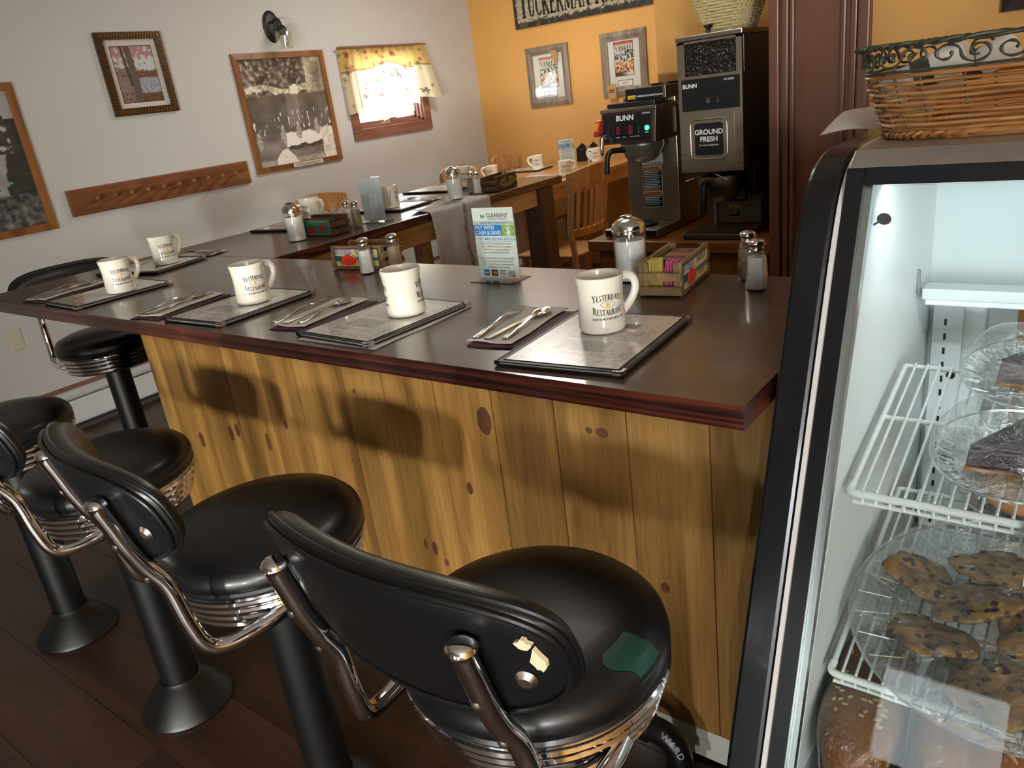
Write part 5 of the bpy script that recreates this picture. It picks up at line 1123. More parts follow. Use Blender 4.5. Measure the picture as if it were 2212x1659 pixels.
for (s0, s1, z0, z1, inn, lb, a) in ((-3.447, -3.056, 1.261, 1.70, (-3.33, -3.17, 1.40, 1.615), 'barn-wood framed magazine cover below the left end of the wooden sign', 4), (-2.770, -2.396, 1.274, 1.712, (-2.66, -2.51, 1.412, 1.638), 'barn-wood framed magazine cover right above the coffee brewer', 0)):
    t, L, pr = frame('framed_magazine_cover', 'far', s0, s1, z0, z1, 0.058, 0.028, M_barn, lb, cover(a), 44, 60, matw=M_matw, inner=inn, prof=0.5)
    q = MB(); flat(q, serif('YANKEE', 0.034, (inn[1]-inn[0])*0.92), lambda x, y: L((inn[0]+inn[1])/2+x, inn[3]-0.06+y, 0.0058)); q.build('masthead', M_navy, t)
    q = MB(); flat(q, serif('RECIPES', 0.014, 0.05) if False else text('RECIPES', 0.018, 0.02), lambda x, y: L(inn[0]+0.045+x, inn[3]-0.09+y, 0.0058)); q.build('cover_line', M_ink, t)
    cz = inn[2]-0.055; cx = (inn[0]+inn[1])/2
    MB().add([L(cx-0.063, cz-0.022, 0.0046), L(cx+0.063, cz-0.022, 0.0046), L(cx+0.063, cz+0.024, 0.0046), L(cx-0.063, cz+0.024, 0.0046)], [(0, 1, 2, 3)]).build('caption_border', mat('caption_border_red', '7a3a2c', 0.6), t, smooth=False)
    MB().add([L(cx-0.058, cz-0.018, 0.0052), L(cx+0.058, cz-0.018, 0.0052), L(cx+0.058, cz+0.02, 0.0052), L(cx-0.058, cz+0.02, 0.0052)], [(0, 1, 2, 3)]).build('caption_card', M_wl, t, smooth=False)
    for k, (hw, hz) in enumerate(((0.045, 0.012), (0.022, 0.0), (0.03, -0.009))): MB().add([L(cx-hw, cz+hz, 0.0056), L(cx+hw, cz+hz, 0.0056), L(cx+hw, cz+hz+0.003, 0.0056), L(cx-hw, cz+hz+0.003, 0.0056)], [(0, 1, 2, 3)]).build('caption_line', M_ink if k == 1 else M_grey, t, smooth=False)
# brown paper clippings tucked in the frames
M_kraft = mat('kraft_paper', 'b48f58', 0.8, var=0.08, scale=30)
poly = [(-3.20, 1.655), (-3.165, 1.66), (-3.14, 1.65), (-3.142, 1.60), (-3.15, 1.565), (-3.172, 1.556), (-3.182, 1.59), (-3.19, 1.61)]
o = fixnormals(MB().add([(x, YB-0.032, z) for x, z in poly]+[(x, YB-0.0305, z) for x, z in poly], [tuple(range(8)), tuple(range(15, 7, -1))]+[(k, (k+1) % 8, 8+(k+1) % 8, 8+k) for k in range(8)]).build('paper_scrap', M_kraft, smooth=False)); tag(o, 'small brown paper scrap on the left magazine frame', 'paper')
kt = empty('paper_bag_tag', (-2.69, YB-0.034, 1.26), 0, 'brown paper tag hanging at the lower corner of the right magazine frame', 'paper')
MB().bb(-0.03, 0.04, 0, 0.002, 0, 0.10).build('tag', M_kraft, kt, smooth=False)
q = MB()
for k in range(2): q.bb(-0.02, 0.03-0.006*k, -0.0006, 0, 0.058-k*0.014, 0.064-k*0.014)
q.build('tag_text', M_ink, kt)
# wooden sign
def signink(u, v):
    c = mixc((0.62, 0.57, 0.47), (0.72, 0.68, 0.58), fbm(u*6, v*14, 2, 5)); d = min(u*6.0, (1-u)*6.0, v, 1-v)
    if d < 0.13+0.10*(fbm(u*26, v*8, 5)-0.5): c = (0.14, 0.14, 0.13)
    if fbm(u*18, v*40, 9, 3) > 0.7: c = mixc(c, (0.3, 0.27, 0.22), 0.6)
    if d < 0.2 and fbm(u*30, v*10, 11) > 0.62: c = (0.3, 0.28, 0.24)
    return c
sg = empty('wooden_sign', (-2.92, YB-0.002, 1.847), 0, 'weathered wooden name sign high on the orange wall', 'sign')
MB().bb(-0.59, 0.59, -0.02, 0, 0, 0.30).build('board', M_post, sg, smooth=False, bevel=0.002)
painted('painted_face', signink, lambda u, v: (-0.588+u*1.176, -0.0212, 0.002+v*0.296), 180, 46, M_art, sg)
q = MB(); flat(q, serif('TUCKERMAN RAVINE', 0.15, 1.06, tall=(0, 10)), lambda a, b: (a, -0.0225, 0.068+b)); q.build('lettering', mat('sign_ink', '1c1e1e', 0.7), sg)

# ================================================================== coat rack, sconce, switch plate
M_rack = wood('rack_wood', '6a3f22', '855230', '92603c', axis=1, scale=9, stretch=9, rough=0.42, vary=0.05)
rk = empty('coat_rack', (WL, 1.495, 1.073), 0, 'long brown wooden peg rail on the white wall', 'coat rack')
MB().bb(0.001, 0.02, -0.554, 0.554, 0, 0.134).build('board', M_rack, rk, smooth=False, bevel=0.003)
for k in range(10): y = -0.44+k*0.0945; MB().tube([(0.019, y, 0.058), (0.06, y, 0.068), (0.085, y, 0.074), (0.1, y, 0.077), (0.106, y, 0.078)], [0.0095, 0.0085, 0.0125, 0.0125, 0.004], 12).build('peg', M_rack, rk)
sc_ = empty('wall_sconce', (WL, 2.468, 1.965), 0, 'black wall sconce with clear glass shade above the raft photograph', 'wall lamp')
M_blk = mat('matte_black_metal', '101116', 0.45, var=0.1)
mb = MB(); mb.M = Matrix.Rotation(PI/2, 4, 'Y') @ Matrix.Diagonal((1.5, 1, 1, 1)); mb.lathe([(0, 0.001), (0.062, 0.001), (0.062, 0.008), (0.052, 0.016), (0.045, 0.018), (0, 0.018)], 40); fixnormals(mb.build('back_plate', M_blk, sc_))
MB().tube(smoothpath([(0.015, 0.0, 0.02), (0.05, 0.0, 0.035), (0.085, 0.0, 0.03), (0.10, 0.0, 0.0), (0.10, 0.0, -0.01)], 6), 0.007, 12).build('arm', M_blk, sc_)
MB().lathe([(0, 0), (0.015, 0), (0.024, -0.012), (0.03, -0.02), (0.03, -0.03), (0.021, -0.03), (0.021, -0.055), (0, -0.055)], 28, (0.10, 0, -0.005)).build('lamp_holder', M_blk, sc_)
MB().lathe([(0.03, -0.03), (0.046, -0.04), (0.05, -0.055), (0.05, -0.14), (0.048, -0.14), (0.048, -0.056), (0.044, -0.043)], 36, (0.10, 0, 0)).build('glass_shade', M_jar, sc_)
MB().lathe([(0.012, -0.058), (0.014, -0.07), (0.026, -0.09), (0.029, -0.105), (0.022, -0.124), (0, -0.13)], 24, (0.10, 0, 0)).build('light_bulb', M_jar, sc_)
op = empty('outlet_plate', (WL, 0.481, 0.494), 0, 'cream blank outlet plate low on the white wall', 'outlet plate')
MB().bb(0.0005, 0.006, -0.036, 0.036, 0, 0.106).build('plate', mat('ivory_plastic', 'c9c3a6', 0.45), op, smooth=False, bevel=0.003)
for z in (0.028, 0.078): MB().lathe([(0.003, 0), (0.002, 0.001), (0, 0.0012)], 8).build('screw', M_paper, op).matrix_local = Matrix.Translation((0.006, 0, z)) @ Matrix.Rotation(PI/2, 4, 'Y')
# ================================================================== valance curtain
def cur(u, v):
    y = 2.955+u*0.83; topz = 1.815
    arch = 0.405-0.13*math.exp(-((u-0.5)/0.17)**2)-0.02*math.sin(u*PI*4)*0.5+0.02*(1 if u < 0.1 else 0)
    if u > 0.86: y = 2.955+0.86*0.83+(u-0.86)*0.9; arch = 0.36+0.2*(u-0.86)
    z = topz-v*arch; pl = math.sin(u*62+1.5*math.sin(u*9))
    d = 0.035+0.010*pl*(0.35+0.65*v)+0.02*v
    if u > 0.86: d += (u-0.86)*0.45*(0.3+v)
    if u > 0.86: y += 0.03*v*(u-0.86)/0.14
    if u < 0.05: d -= (0.05-u)*0.5
    return (WL+d, y, z)
FLW = [(random.Random(5).random(), 0) for _ in range(1)]
rr = random.Random(11); FLW = [(rr.random(), rr.random(), rr.choice(((0.62, 0.16, 0.16), (0.75, 0.35, 0.1), (0.3, 0.36, 0.28), (0.35, 0.2, 0.25), (0.5, 0.5, 0.3))), rr.uniform(0.022, 0.045), rr.random()*6) for _ in range(46)]
def curink(u, v):
    c = (0.86, 0.80, 0.66) if v > 0.36 else (0.84, 0.70, 0.42)
    if abs(v-0.36) < 0.012: c = (0.62, 0.5, 0.3)
    for (a, b, col, r, ph) in FLW:
        dx, dy = (u-a)*1.9, (v-b); d = math.hypot(dx, dy)
        if d < r*1.6:
            an = math.atan2(dy, dx)+ph
            if d < r*(1+0.45*math.cos(5*an)) and (d > r*0.25): c = mixc(c, col, 0.75)
        if abs(dx-0.3*dy*math.sin(ph)) < 0.004 and 0 < dy < 0.16: c = mixc(c, (0.4, 0.42, 0.3), 0.6)
    return c
M_curt = printmat('valance_cloth', 0.9, 0, 0.45)
cu_ = empty('valance_curtain', (0, 0, 0), 0, 'short floral valance gathered over the bright window', 'curtain')
painted('cloth', curink, cur, 190, 64, M_curt, cu_)
MB().tube([(WL+0.035, 2.94, 1.82), (WL+0.035, 3.82, 1.82)], 0.008, 10).build('curtain_rod', M_cas, cu_)
# dark frame on the orange wall above the pastry case
frame('framed_picture', 'side', 0.06, 0.42, 1.433, 1.78, 0.03, 0.018, mat('dark_frame', '2b1a14', 0.35, var=0.1), 'dark framed picture cut off at the top right corner', lambda u, v: (0.75, 0.76, 0.76), 12, 12)
# ================================================================== refrigerated pastry case
M_case = mat('case_black', '0e0f13', 0.28, var=0.1, scale=20, coat=0.2); M_liner = mat('case_liner_white', 'dfe6e6', 0.4, var=0.02); M_alu = mat('aluminium', 'c4c6c6', 0.3, 1.0, var=0.05)
M_cglass = glassmat('case_glass', (0.97, 0.99, 0.985), base=-0.012, rough=0.01)
X0, X1, YK = 0.012, 0.98, 0.74
gy = lambda z: 0.058+0.42*(z-0.878)
ZTOP, ZBOT = 1.262, 0.36
pc = empty('pastry_case', (0, 0, 0), 0, 'black refrigerated pastry case with slanted glass front at the right', 'display case')
def side(xa, xb, d0, m, nm, bev=0.0):
    prof = [(gy(ZBOT)+d0, ZBOT), (gy(0.9)+d0, 0.9)]+[(q.x+d0, q.y) for q in smoothpath([(gy(1.12), 1.12, 0), (gy(1.17)+0.003, 1.17, 0), (gy(1.205)+0.014, 1.212, 0), (gy(1.235)+0.038, 1.243, 0), (gy(1.25)+0.085, ZTOP-0.003, 0), (gy(1.25)+0.14, ZTOP, 0)], 4)]+[(YK, ZTOP), (YK, 0.0), (gy(ZBOT)+d0, 0.0)]
    n = len(prof); mb = MB().add([(xa, y, z) for y, z in prof]+[(xb, y, z) for y, z in prof], [tuple(range(n)), tuple(range(2*n-1, n-1, -1))]+[(k, n+k, n+(k+1) % n, (k+1) % n) for k in range(n)])
    return fixnormals(mb.build(nm, m, pc, smooth=False, bevel=bev))
side(X0, X0+0.047, -0.008, M_case, 'side_panel', 0.006); side(X1-0.047, X1, -0.008, M_case, 'side_panel', 0.006)
side(X0+0.048, X0+0.0545, -0.004, mat('case_trim_white', 'd8d4d0', 0.4), 'trim_strip'); side(X1-0.0545, X1-0.048, -0.004, MATS['case_trim_white'], 'trim_strip')
def slant(x0, x1, z0, z1, d0, d1, m, nm, par=None): 
    v = [(x0, gy(z0)+d0, z0), (x1, gy(z0)+d0, z0), (x1, gy(z0)+d1, z0), (x0, gy(z0)+d1, z0), (x0, gy(z1)+d0, z1), (x1, gy(z1)+d0, z1), (x1, gy(z1)+d1, z1), (x0, gy(z1)+d1, z1)]
    return MB().hexa(v).build(nm, m, par or pc, smooth=False)
slant(X0+0.055, X0+0.078, ZBOT, 1.243, 0.0, 0.028, M_case, 'gasket'); slant(X1-0.078, X1-0.055, ZBOT, 1.243, 0.0, 0.028, M_case, 'gasket')
slant(X0+0.0785, X1-0.0785, 1.222, 1.243, 0.002, 0.028, M_case, 'gasket')
slant(X0+0.0782, X0+0.088, ZBOT, 1.222, 0.012, 0.03, M_alu, 'glass_channel')
slant(X0+0.0785, X1-0.0785, 0.40, 1.22, 0.004, 0.009, M_cglass, 'front_glass')
MB().hexa([(X0+0.056, gy(1.243), 1.2435), (X1-0.056, gy(1.243), 1.2435), (X1-0.056, YK, 1.2435), (X0+0.056, YK, 1.2435), (X0+0.056, gy(1.25)+0.03, ZTOP+0.001), (X1-0.056, gy(1.25)+0.03, ZTOP+0.001), (X1-0.056, YK, ZTOP+0.001), (X0+0.056, YK, ZTOP+0.001)]).build('steel_top', mat('top_steel', 'b0aba5', 0.42, 0.75, var=0.08, scale=40), pc, smooth=False, bevel=0.002)
MB().bb(X0+0.056, X1-0.056, gy(ZBOT)+0.01, YK, 0.0, 0.385).build('lower_cabinet', M_case, pc, smooth=False)
MB().bb(X0+0.089, X1-0.089, gy(ZBOT)+0.02, YK-0.05, 0.3855, 0.432).build('deck', M_alu, pc, smooth=False)
for xa_ in (X0+0.0785, X1-0.0885): MB().hexa([(xa_, gy(0.4)+0.032, 0.4), (xa_+0.01, gy(0.4)+0.032, 0.4), (xa_+0.01, YK-0.02, 0.4), (xa_, YK-0.02, 0.4), (xa_, gy(1.242)+0.032, 1.242), (xa_+0.01, gy(1.242)+0.032, 1.242), (xa_+0.01, YK-0.02, 1.242), (xa_, YK-0.02, 1.242)]).build('liner', M_liner, pc, smooth=False)
MB().bb(X0+0.0785, X1-0.0785, YK-0.045, YK-0.02, 0.92, 1.243).build('upper_liner', mat('upper_liner_white', 'd5dfe0', 0.45, var=0.01), pc, smooth=False)
MB().bb(X0+0.089, X0+0.19, YK-0.035, YK-0.02, 0.433, 0.919).build('back_frame', M_liner, pc, smooth=False); MB().bb(X1-0.19, X1-0.089, YK-0.035, YK-0.02, 0.433, 0.919).build('back_frame', M_liner, pc, smooth=False)
MB().bb(X0+0.19, X0+0.235, YK-0.045, YK-0.02, 0.433, 0.919).build('door_rail', M_alu, pc, smooth=False)
MB().bb(X0+0.235, X1-0.19, YK-0.03, YK-0.026, 0.433, 0.919).build('rear_door_glass', M_cglass, pc, smooth=False)
# slotted shelf standard
sl = MB().bb(X0+0.10, X0+0.15, YK-0.06, YK-0.0355, 0.434, 0.919).build('shelf_standard', M_liner, pc, smooth=False)
for k in range(16): MB().bb(X0+0.119, X0+0.1235, YK-0.0606, YK-0.0598, 0.445+k*0.029, 0.458+k*0.029).build('slot', M_black, sl, smooth=False)
for z in (0.6, 0.78): 
    q = MB(); q.M = Matrix.Translation((X0+0.137, YK-0.0603, z)) @ Matrix.Rotation(PI/2, 4, 'X'); q.lathe([(0, 0), (0.008, 0), (0.008, 0.0006), (0, 0.0006)], 20); q.build('hole', M_black, sl)
# lamp under the upper liner
lm = pc
ly, lz = 0.56, 0.968
MB().bb(X0+0.10, X1-0.10, ly-0.015, ly+0.03, lz, lz+0.02).build('lamp_housing', M_liner, lm, smooth=False, bevel=0.002)
MB().tube([(X0+0.105, ly, lz-0.006), (X1-0.105, ly, lz-0.006)], 0.007, 12).build('lamp_cover', mat('lamp_cover', 'cdd6d6', 0.25, emit='e4f2ff', es=0.4), lm)
MB().tube(smoothpath([(X0+0.104, ly, lz+0.005), (X0+0.094, ly, lz+0.008), (X0+0.0905, ly, lz+0.03), (X0+0.09, ly, lz+0.05)], 5), 0.004, 8).build('lamp_cable', mat('grey_cable', '8a8c8c', 0.5), lm)
tl = window_light('case_tube', ((X0+X1)/2, 0.27, 1.215), (0, 0.35, -1), 0.75, 0.02, 1.1, (0.86, 0.96, 1.0)); tl.parent = lm
MB().tube([(X0+0.1, 0.262, 1.228), (X1-0.1, 0.262, 1.228)], 0.008, 10).build('tube_lamp', mat('tube_glow', 'ffffff', 0.3, emit='e4f2ff', es=2), lm)
# suction cup on the glass
sc2 = empty('suction_cup', (0.119, gy(1.178)+0.013, 1.178), 0, 'grey suction cup stuck inside the case glass', 'suction cup')
q = MB(); q.M = Matrix.Rotation(-PI/2+0.4, 4, 'X'); q.lathe([(0, 0.0), (0.009, 0.0), (0.0085, 0.002), (0.004, 0.004), (0.0035, 0.008), (0, 0.009)], 24); q.build('cup', mat('grey_rubber', '4a4d4f', 0.4), sc2)
MB().tube([(0, 0.006, 0), (-0.008, 0.008, -0.005), (-0.014, 0.006, -0.009)], 0.0016, 6).build('hook', MATS['grey_rubber'], sc2)
# wire shelves, tipped towards the customer
M_wire = mat('white_wire', 'd9dedb', 0.4, var=0.02)
def shelf(yf, zf, depth, lb):
    t = empty('wire_shelf', (0, 0, 0), 0, lb, 'shelf', 'white wire shelves in the pastry case')
    xa, xb = 0.116, X1-0.1; S_ = 0.2; P = lambda x, y: (x, yf+y, zf+S_*y)
    MB().tube(smoothpath([P(xa, 0.02), P(xa, 0.005), P(xa+0.008, 0.0), P(xa+0.02, 0.0)], 4)+[Vector(P(xb-0.02, 0)), Vector(P(xb, 0.01))], 0.0055, 10).build('front_rail', M_wire, t)
    q = MB(); q.tube([(xa+0.004, yf+0.002, zf-0.014), (xb, yf+0.002, zf-0.014)], 0.003, 8); q.build('lower_rail', M_wire, t)
    MB().tube([P(xa, 0.01), P(xa, depth)], 0.004, 8).build('side_wire', M_wire, t); MB().tube([P(xb, 0.01), P(xb, depth)], 0.004, 8).build('side_wire', M_wire, t)
    for y in (depth*0.55, depth): MB().tube([P(xa, y), P(xb, y)], 0.0042, 8).build('cross_wire', M_wire, t)
    wm = None; k = 0; x = xa+0.016
    while x < xb:
        pts = [Vector((0, 0.0, -0.014)), Vector((0, 0.004, 0.006))]+[Vector((0, depth*f, S_*depth*f+0.0055)) for f in (0.3, 0.7, 1.0)]
        if wm is None: wm = MB().tube(pts, 0.0021, 6).mesh('wire', M_wire)
        o = link('wire', wm, t); o.location = (x, yf, zf); x += 0.0175
    return t
S1 = (0.085, 0.822, 0.335); S2 = (0.012, 0.565, 0.42)
shelf(*S1, 'upper white wire shelf in the pastry case, carrying wrapped pie plates'); shelf(*S2, 'lower white wire shelf in the pastry case, carrying the cookie tray')
# plates of pastry under film
M_crys = glassmat('crystal_plate', (0.87, 0.89, 0.88), base=0.16, rough=0.08, wrinkle=0.7)
M_rim = glassmat('crystal_rim', (0.9, 0.92, 0.91), base=0.3, rough=0.1)
M_film = glassmat('cling_film', (0.95, 0.955, 0.95), base=0.06, rough=0.12, wrinkle=1.0)
TILT = math.atan(0.2)
def plate_set(nm, lb, loc, r, film_lb, fh, tilt=TILT):
    t = empty(nm, loc, 0, lb, 'plate'); t.rotation_euler = (tilt, 0, 0)
    MB().lathe([(0, 0.002), (r*0.6, 0.002), (r*0.72, 0.006), (r*0.97, 0.02), (r, 0.0235), (r*0.985, 0.0245), (r*0.7, 0.0105), (r*0.6, 0.006), (0, 0.006)], 64).build('dish', M_crys, t)
    MB().tube([(r*0.995*math.cos(2*PI*k/72), r*0.995*math.sin(2*PI*k/72), 0.0242) for k in range(72)], 0.0018, 8, closed=True).build('rim', M_rim, t)
    rb = MB()
    for k in range(60): a_ = 2*PI*k/60; rb.tube([(r*0.74*math.cos(a_), r*0.74*math.sin(a_), 0.0125), (r*0.96*math.cos(a_+0.06*(-1)**k), r*0.96*math.sin(a_+0.06*(-1)**k), 0.0232)], 0.0009, 4)
    rb.build('cut_pattern', M_rim, t)
    def P(u, v):
        a = u*2*PI; rr_ = r*1.004*math.sin(v*PI/2)**0.8; z = 0.0245+fh*(1-v**3.2)*(1+0.08*math.sin(a*5+v*4))
        return (rr_*math.cos(a), rr_*math.sin(a), z)
    f = MB().grid(P, 72, 14, wrap=True).build('cling_film', M_film, t); f['label'] = film_lb
    return t
def on(loc, tilt, x, y, z): return Vector(loc)+Matrix.Rotation(tilt, 3, 'X') @ Vector((x, y, z))
sz = lambda S, y: S[1]+0.2*(y-S[0])+0.0085
M_cook = None
def cookie_mat():
    m, nt, b = newmat('cookie'); tc = N(nt, 'ShaderNodeTexCoord'); n = N(nt, 'ShaderNodeTexNoise'); n.inputs['Scale'].default_value = 38; n.inputs['Detail'].default_value = 6
    vo = N(nt, 'ShaderNodeTexVoronoi'); vo.inputs['Scale'].default_value = 46; nt.links.new(tc.outputs['Object'], n.inputs['Vector']); nt.links.new(tc.outputs['Object'], vo.inputs['Vector'])
    r = N(nt, 'ShaderNodeValToRGB'); r.color_ramp.elements[0].color = lin('4a3019'); r.color_ramp.elements[0].position = .3; r.color_ramp.elements[1].color = lin('9c7440'); r.color_ramp.elements[1].position = .7; nt.links.new(n.outputs['Fac'], r.inputs['Fac'])
    r2 = N(nt, 'ShaderNodeValToRGB'); r2.color_ramp.elements[0].position = 0.2; r2.color_ramp.elements[0].color = (1, 1, 1, 1); r2.color_ramp.elements[1].position = 0.27; r2.color_ramp.elements[1].color = (0, 0, 0, 1); nt.links.new(vo.outputs['Distance'], r2.inputs['Fac'])
    mx = N(nt, 'ShaderNodeMix', data_type='RGBA'); mx.inputs['B'].default_value = lin('3a2118'); nt.links.new(r2.outputs['Color'], mx.inputs['Factor']); nt.links.new(r.outputs['Color'], mx.inputs['A']); nt.links.new(mx.outputs['Result'], b.inputs['Base Color']); b.inputs['Roughness'].default_value = 0.6
    bp = N(nt, 'ShaderNodeBump'); bp.inputs['Strength'].default_value = 0.7; bp.inputs['Distance'].default_value = 0.006; nt.links.new(n.outputs['Fac'], bp.inputs['Height']); nt.links.new(bp.outputs['Normal'], b.inputs['Normal'])
    return m
M_cook = cookie_mat(); M_chip = mat('chocolate_chip', '2a1a16', 0.35, var=0.2)
def cookie(loc, r, seed, tilt, lb):
    t = empty('cookie', loc, seed*1.3, lb, 'cookie', 'chocolate chip cookies on the crystal tray'); t.rotation_euler = (tilt[0], tilt[1], seed*1.3)
    def P(u, v):
        a = u*2*PI; q = v; rr_ = r*(1+0.09*math.sin(a*3+seed)+0.06*math.sin(a*5+seed*2)+0.03*math.sin(a*11+seed))*math.sin(q*PI)**0.7
        x, y = rr_*math.cos(a), rr_*math.sin(a); lump = fbm(x*38+seed*3, y*38, seed, 3)
        z = (0.5+0.5*math.cos(q*PI))*(0.013+0.012*lump)
        return (x, y, z)
    MB().grid(P, 56, 18, wrap=True).build('dough', M_cook, t, ang=70); rg = random.Random(seed)
    for k in range(9):
        a, d = rg.uniform(0, 6.28), r*math.sqrt(rg.uniform(0.02, 0.62)); x, y = d*math.cos(a), d*math.sin(a); mb = MB()
        mb.M = Matrix.Translation((x, y, 0.012+0.010*fbm(x*38+seed*3, y*38, seed, 3)*(1-0.35*d/r))) @ Matrix.Rotation(rg.uniform(0, 3), 4, 'Z') @ Matrix.Rotation(rg.uniform(-0.5, 0.5), 4, 'X') @ Matrix.Diagonal((rg.uniform(0.9, 1.9), rg.uniform(0.7, 1.2), 0.8, 1))
        mb.lathe([(0, -0.005), (0.0055, -0.002), (0.006, 0.001), (0.0035, 0.0038), (0, 0.0042)], 7); mb.build('chocolate_chip', M_chip, t)
CT = (0.318, 0.157, sz(S2, 0.157)); plate_set('cookie_tray', 'large round crystal tray of cookies on the lower case shelf', CT, 0.208, 'clear film stretched over the cookie tray', 0.03)
CK = [(-0.125, 0.045, 0.014, 0.055, 0.5), (-0.09, -0.065, 0.014, 0.058, 0.2), (-0.03, 0.095, 0.016, 0.058, -0.2), (0.035, 0.0, 0.018, 0.058, 0.3), (0.0, -0.125, 0.014, 0.054, -0.3), (0.105, 0.09, 0.018, 0.055, 0.2), (0.115, -0.075, 0.015, 0.056, -0.2), (-0.045, 0.005, 0.028, 0.055, 0.25)]
CN = ['at the left rim of the tray', 'at the front left of the tray', 'at the back of the tray', 'in the middle of the tray', 'at the front edge of the tray', 'at the back right of the tray', 'at the front right of the tray', 'on top, left of the tray middle']
for k, (x, y, z, r, tt) in enumerate(CK): cookie(on(CT, TILT, x, y, z), r, k+1, (TILT+tt*0.3, tt*0.4), 'chocolate chip cookie '+CN[k])
# pie slices on the upper shelf
M_pie = mat('berry_filling', '3d1f2b', 0.35, var=0.4, scale=50); M_crust = mat('pie_crust', 'b07a40', 0.6, var=0.3, scale=40, bump=0.3); M_frost = mat('chocolate_frosting', '2c1d1a', 0.35, var=0.2, scale=40)
def wedge(mb, r, a0, a1, z0, z1, n=8, r0=0.0): 
    out = [(r*math.cos(a0+(a1-a0)*k/n), r*math.sin(a0+(a1-a0)*k/n)) for k in range(n+1)]; poly_ = [(0, 0)]+out; mb.prism(poly_, z0, z1)
def slice_(loc, rz, r, h, top_m, body_m, lb, tilt=TILT):
    t = empty('pie_slice', loc, rz, lb, 'pie slice', 'slices on the upper case shelf'); t.rotation_euler = (tilt, 0, rz)
    q = MB(); wedge(q, r, -0.45, 0.45, 0.0, 0.006); q.build('bottom_crust', M_crust, t, smooth=False); q = MB(); wedge(q, r*0.98, -0.44, 0.44, 0.006, h); q.build('filling', body_m, t, smooth=False, bevel=0.002)
    q = MB(); wedge(q, r, -0.46, 0.46, h, h+0.008); q.build('topping', top_m, t, smooth=False, bevel=0.003)
    def P(u, v): a = -0.46+0.92*u; b = 2*PI*v; return ((r+0.004+0.008*math.cos(b)*(1+0.2*math.sin(u*40)))*math.cos(a), (r+0.004+0.008*math.cos(b))*math.sin(a), h*0.7+0.012*math.sin(b)+0.004)
    MB().grid(P, 16, 9).build('crimped_edge', M_crust if top_m is M_crust else M_frost, t)
P1 = (0.297, 0.182, sz(S1, 0.182)); plate_set('dessert_plate', 'front crystal dessert plate on the upper case shelf', P1, 0.10, 'clear film over the front dessert plate', 0.05)
P2 = (0.30, 0.384, sz(S1, 0.384)); plate_set('dessert_plate', 'rear crystal dessert plate on the upper case shelf', P2, 0.10, 'clear film over the rear dessert plate', 0.05)
slice_(on(P1, TILT, -0.055, -0.03, 0.0072), 0.6, 0.105, 0.036, M_frost, M_pie, 'berry pie slice on the front dessert plate'); slice_(on(P2, TILT, -0.05, -0.02, 0.0072), 0.5, 0.105, 0.04, M_frost, mat('grey_cake', '6e6266', 0.6, var=0.2), 'dark frosted cake slice on the rear dessert plate')
P3 = (0.30, 0.455, sz(S2, 0.455)); plate_set('dessert_plate', 'crystal plate with an orange pastry behind the cookie tray', P3, 0.10, 'clear film over the orange pastry', 0.04)
t = empty('pastry', on(P3, TILT, 0.0, -0.01, 0.0072), 0, 'round golden pastry on the plate behind the cookie tray', 'pastry'); t.rotation_euler = (TILT, 0, 0)
MB().lathe([(0, 0), (0.05, 0), (0.062, 0.014), (0.056, 0.03), (0.03, 0.036), (0, 0.034)], 32).build('dough', mat('golden_dough', 'c07a30', 0.4, var=0.3, scale=30), t)
# loaves on the deck
def crust_mat(nm, a, b_, c): return wood(nm, a, b_, c, axis=1, scale=9, stretch=2, rough=0.45, vary=0.05, bump=0.3, grain=0.3)
def loaf(nm, loc, rz, lx, ly_, h, m, lb, oats=0, slashes=0):
    t = empty(nm, loc, rz, lb, 'bread', 'wrapped loaves at the bottom of the case')
    def P(u, v):
        a = u*2*PI; k = math.sin(v*PI)**0.28; x, z = sq(a, lx/2, h/2, 3.2); z += h/2
        if z > h*0.55: x *= 1.05
        z += 0.006*math.sin(v*9)*k
        return (x*k, (v-0.5)*ly_, h*0.45+(z-h*0.45)*(0.25+0.75*k))
    MB().grid(P, 40, 26, wrap=True).build('crust', m, t); rg = random.Random(4)
    for i in range(oats):
        u, v = rg.uniform(0.16, 0.34), rg.uniform(0.15, 0.75); p = Vector(P(u, v)); mb = MB(); mb.M = Matrix.Translation(p+Vector((0, 0, 0.0012))) @ Matrix.Rotation(rg.uniform(0, 3), 4, 'Z') @ Matrix.Diagonal((1, 0.6, 0.35, 1)); mb.lathe([(0, -0.003), (0.004, -0.001), (0.0042, 0.001), (0, 0.003)], 10); mb.build('oat_flake', mat('oat', 'd8c08c', 0.7, var=0.15), t)
    for i in range(slashes):
        v0 = 0.25+0.2*i; pts = [Vector(P(0.12+0.26*k/8, v0+0.12*k/8))+Vector((0, 0, 0.0005)) for k in range(9)]; MB().tube(pts, [0.0015+0.003*math.sin(PI*k/8) for k in range(9)], 6).build('score_mark', mat('score_pale', 'd9a35c', 0.6), t)
    def Q(u, v): p = P(u, v); c = Vector((0, p[1], h*0.5)); d = Vector(p)-c; return c+d*1.05+Vector((0, (v-0.5)*0.03, 0))
    f = MB().grid(Q, 40, 20, wrap=True).build('plastic_bag', M_film, t); f['label'] = 'clear plastic bag'
DK = 0.4325
loaf('oat_loaf', (0.160, 0.055, DK+0.003), 0.05, 0.105, 0.30, 0.115, crust_mat('oat_crust', '6e4420', '8e5c2e', 'a5713c'), 'oat-topped brown loaf wrapped in plastic at the left of the case floor', oats=44)
loaf('scored_loaf', (0.292, 0.06, DK+0.003), 0.04, 0.135, 0.31, 0.118, crust_mat('gold_crust', '8a4a20', 'a8642e', 'c08a4a'), 'scored golden loaf wrapped in plastic beside the oat loaf', slashes=3)
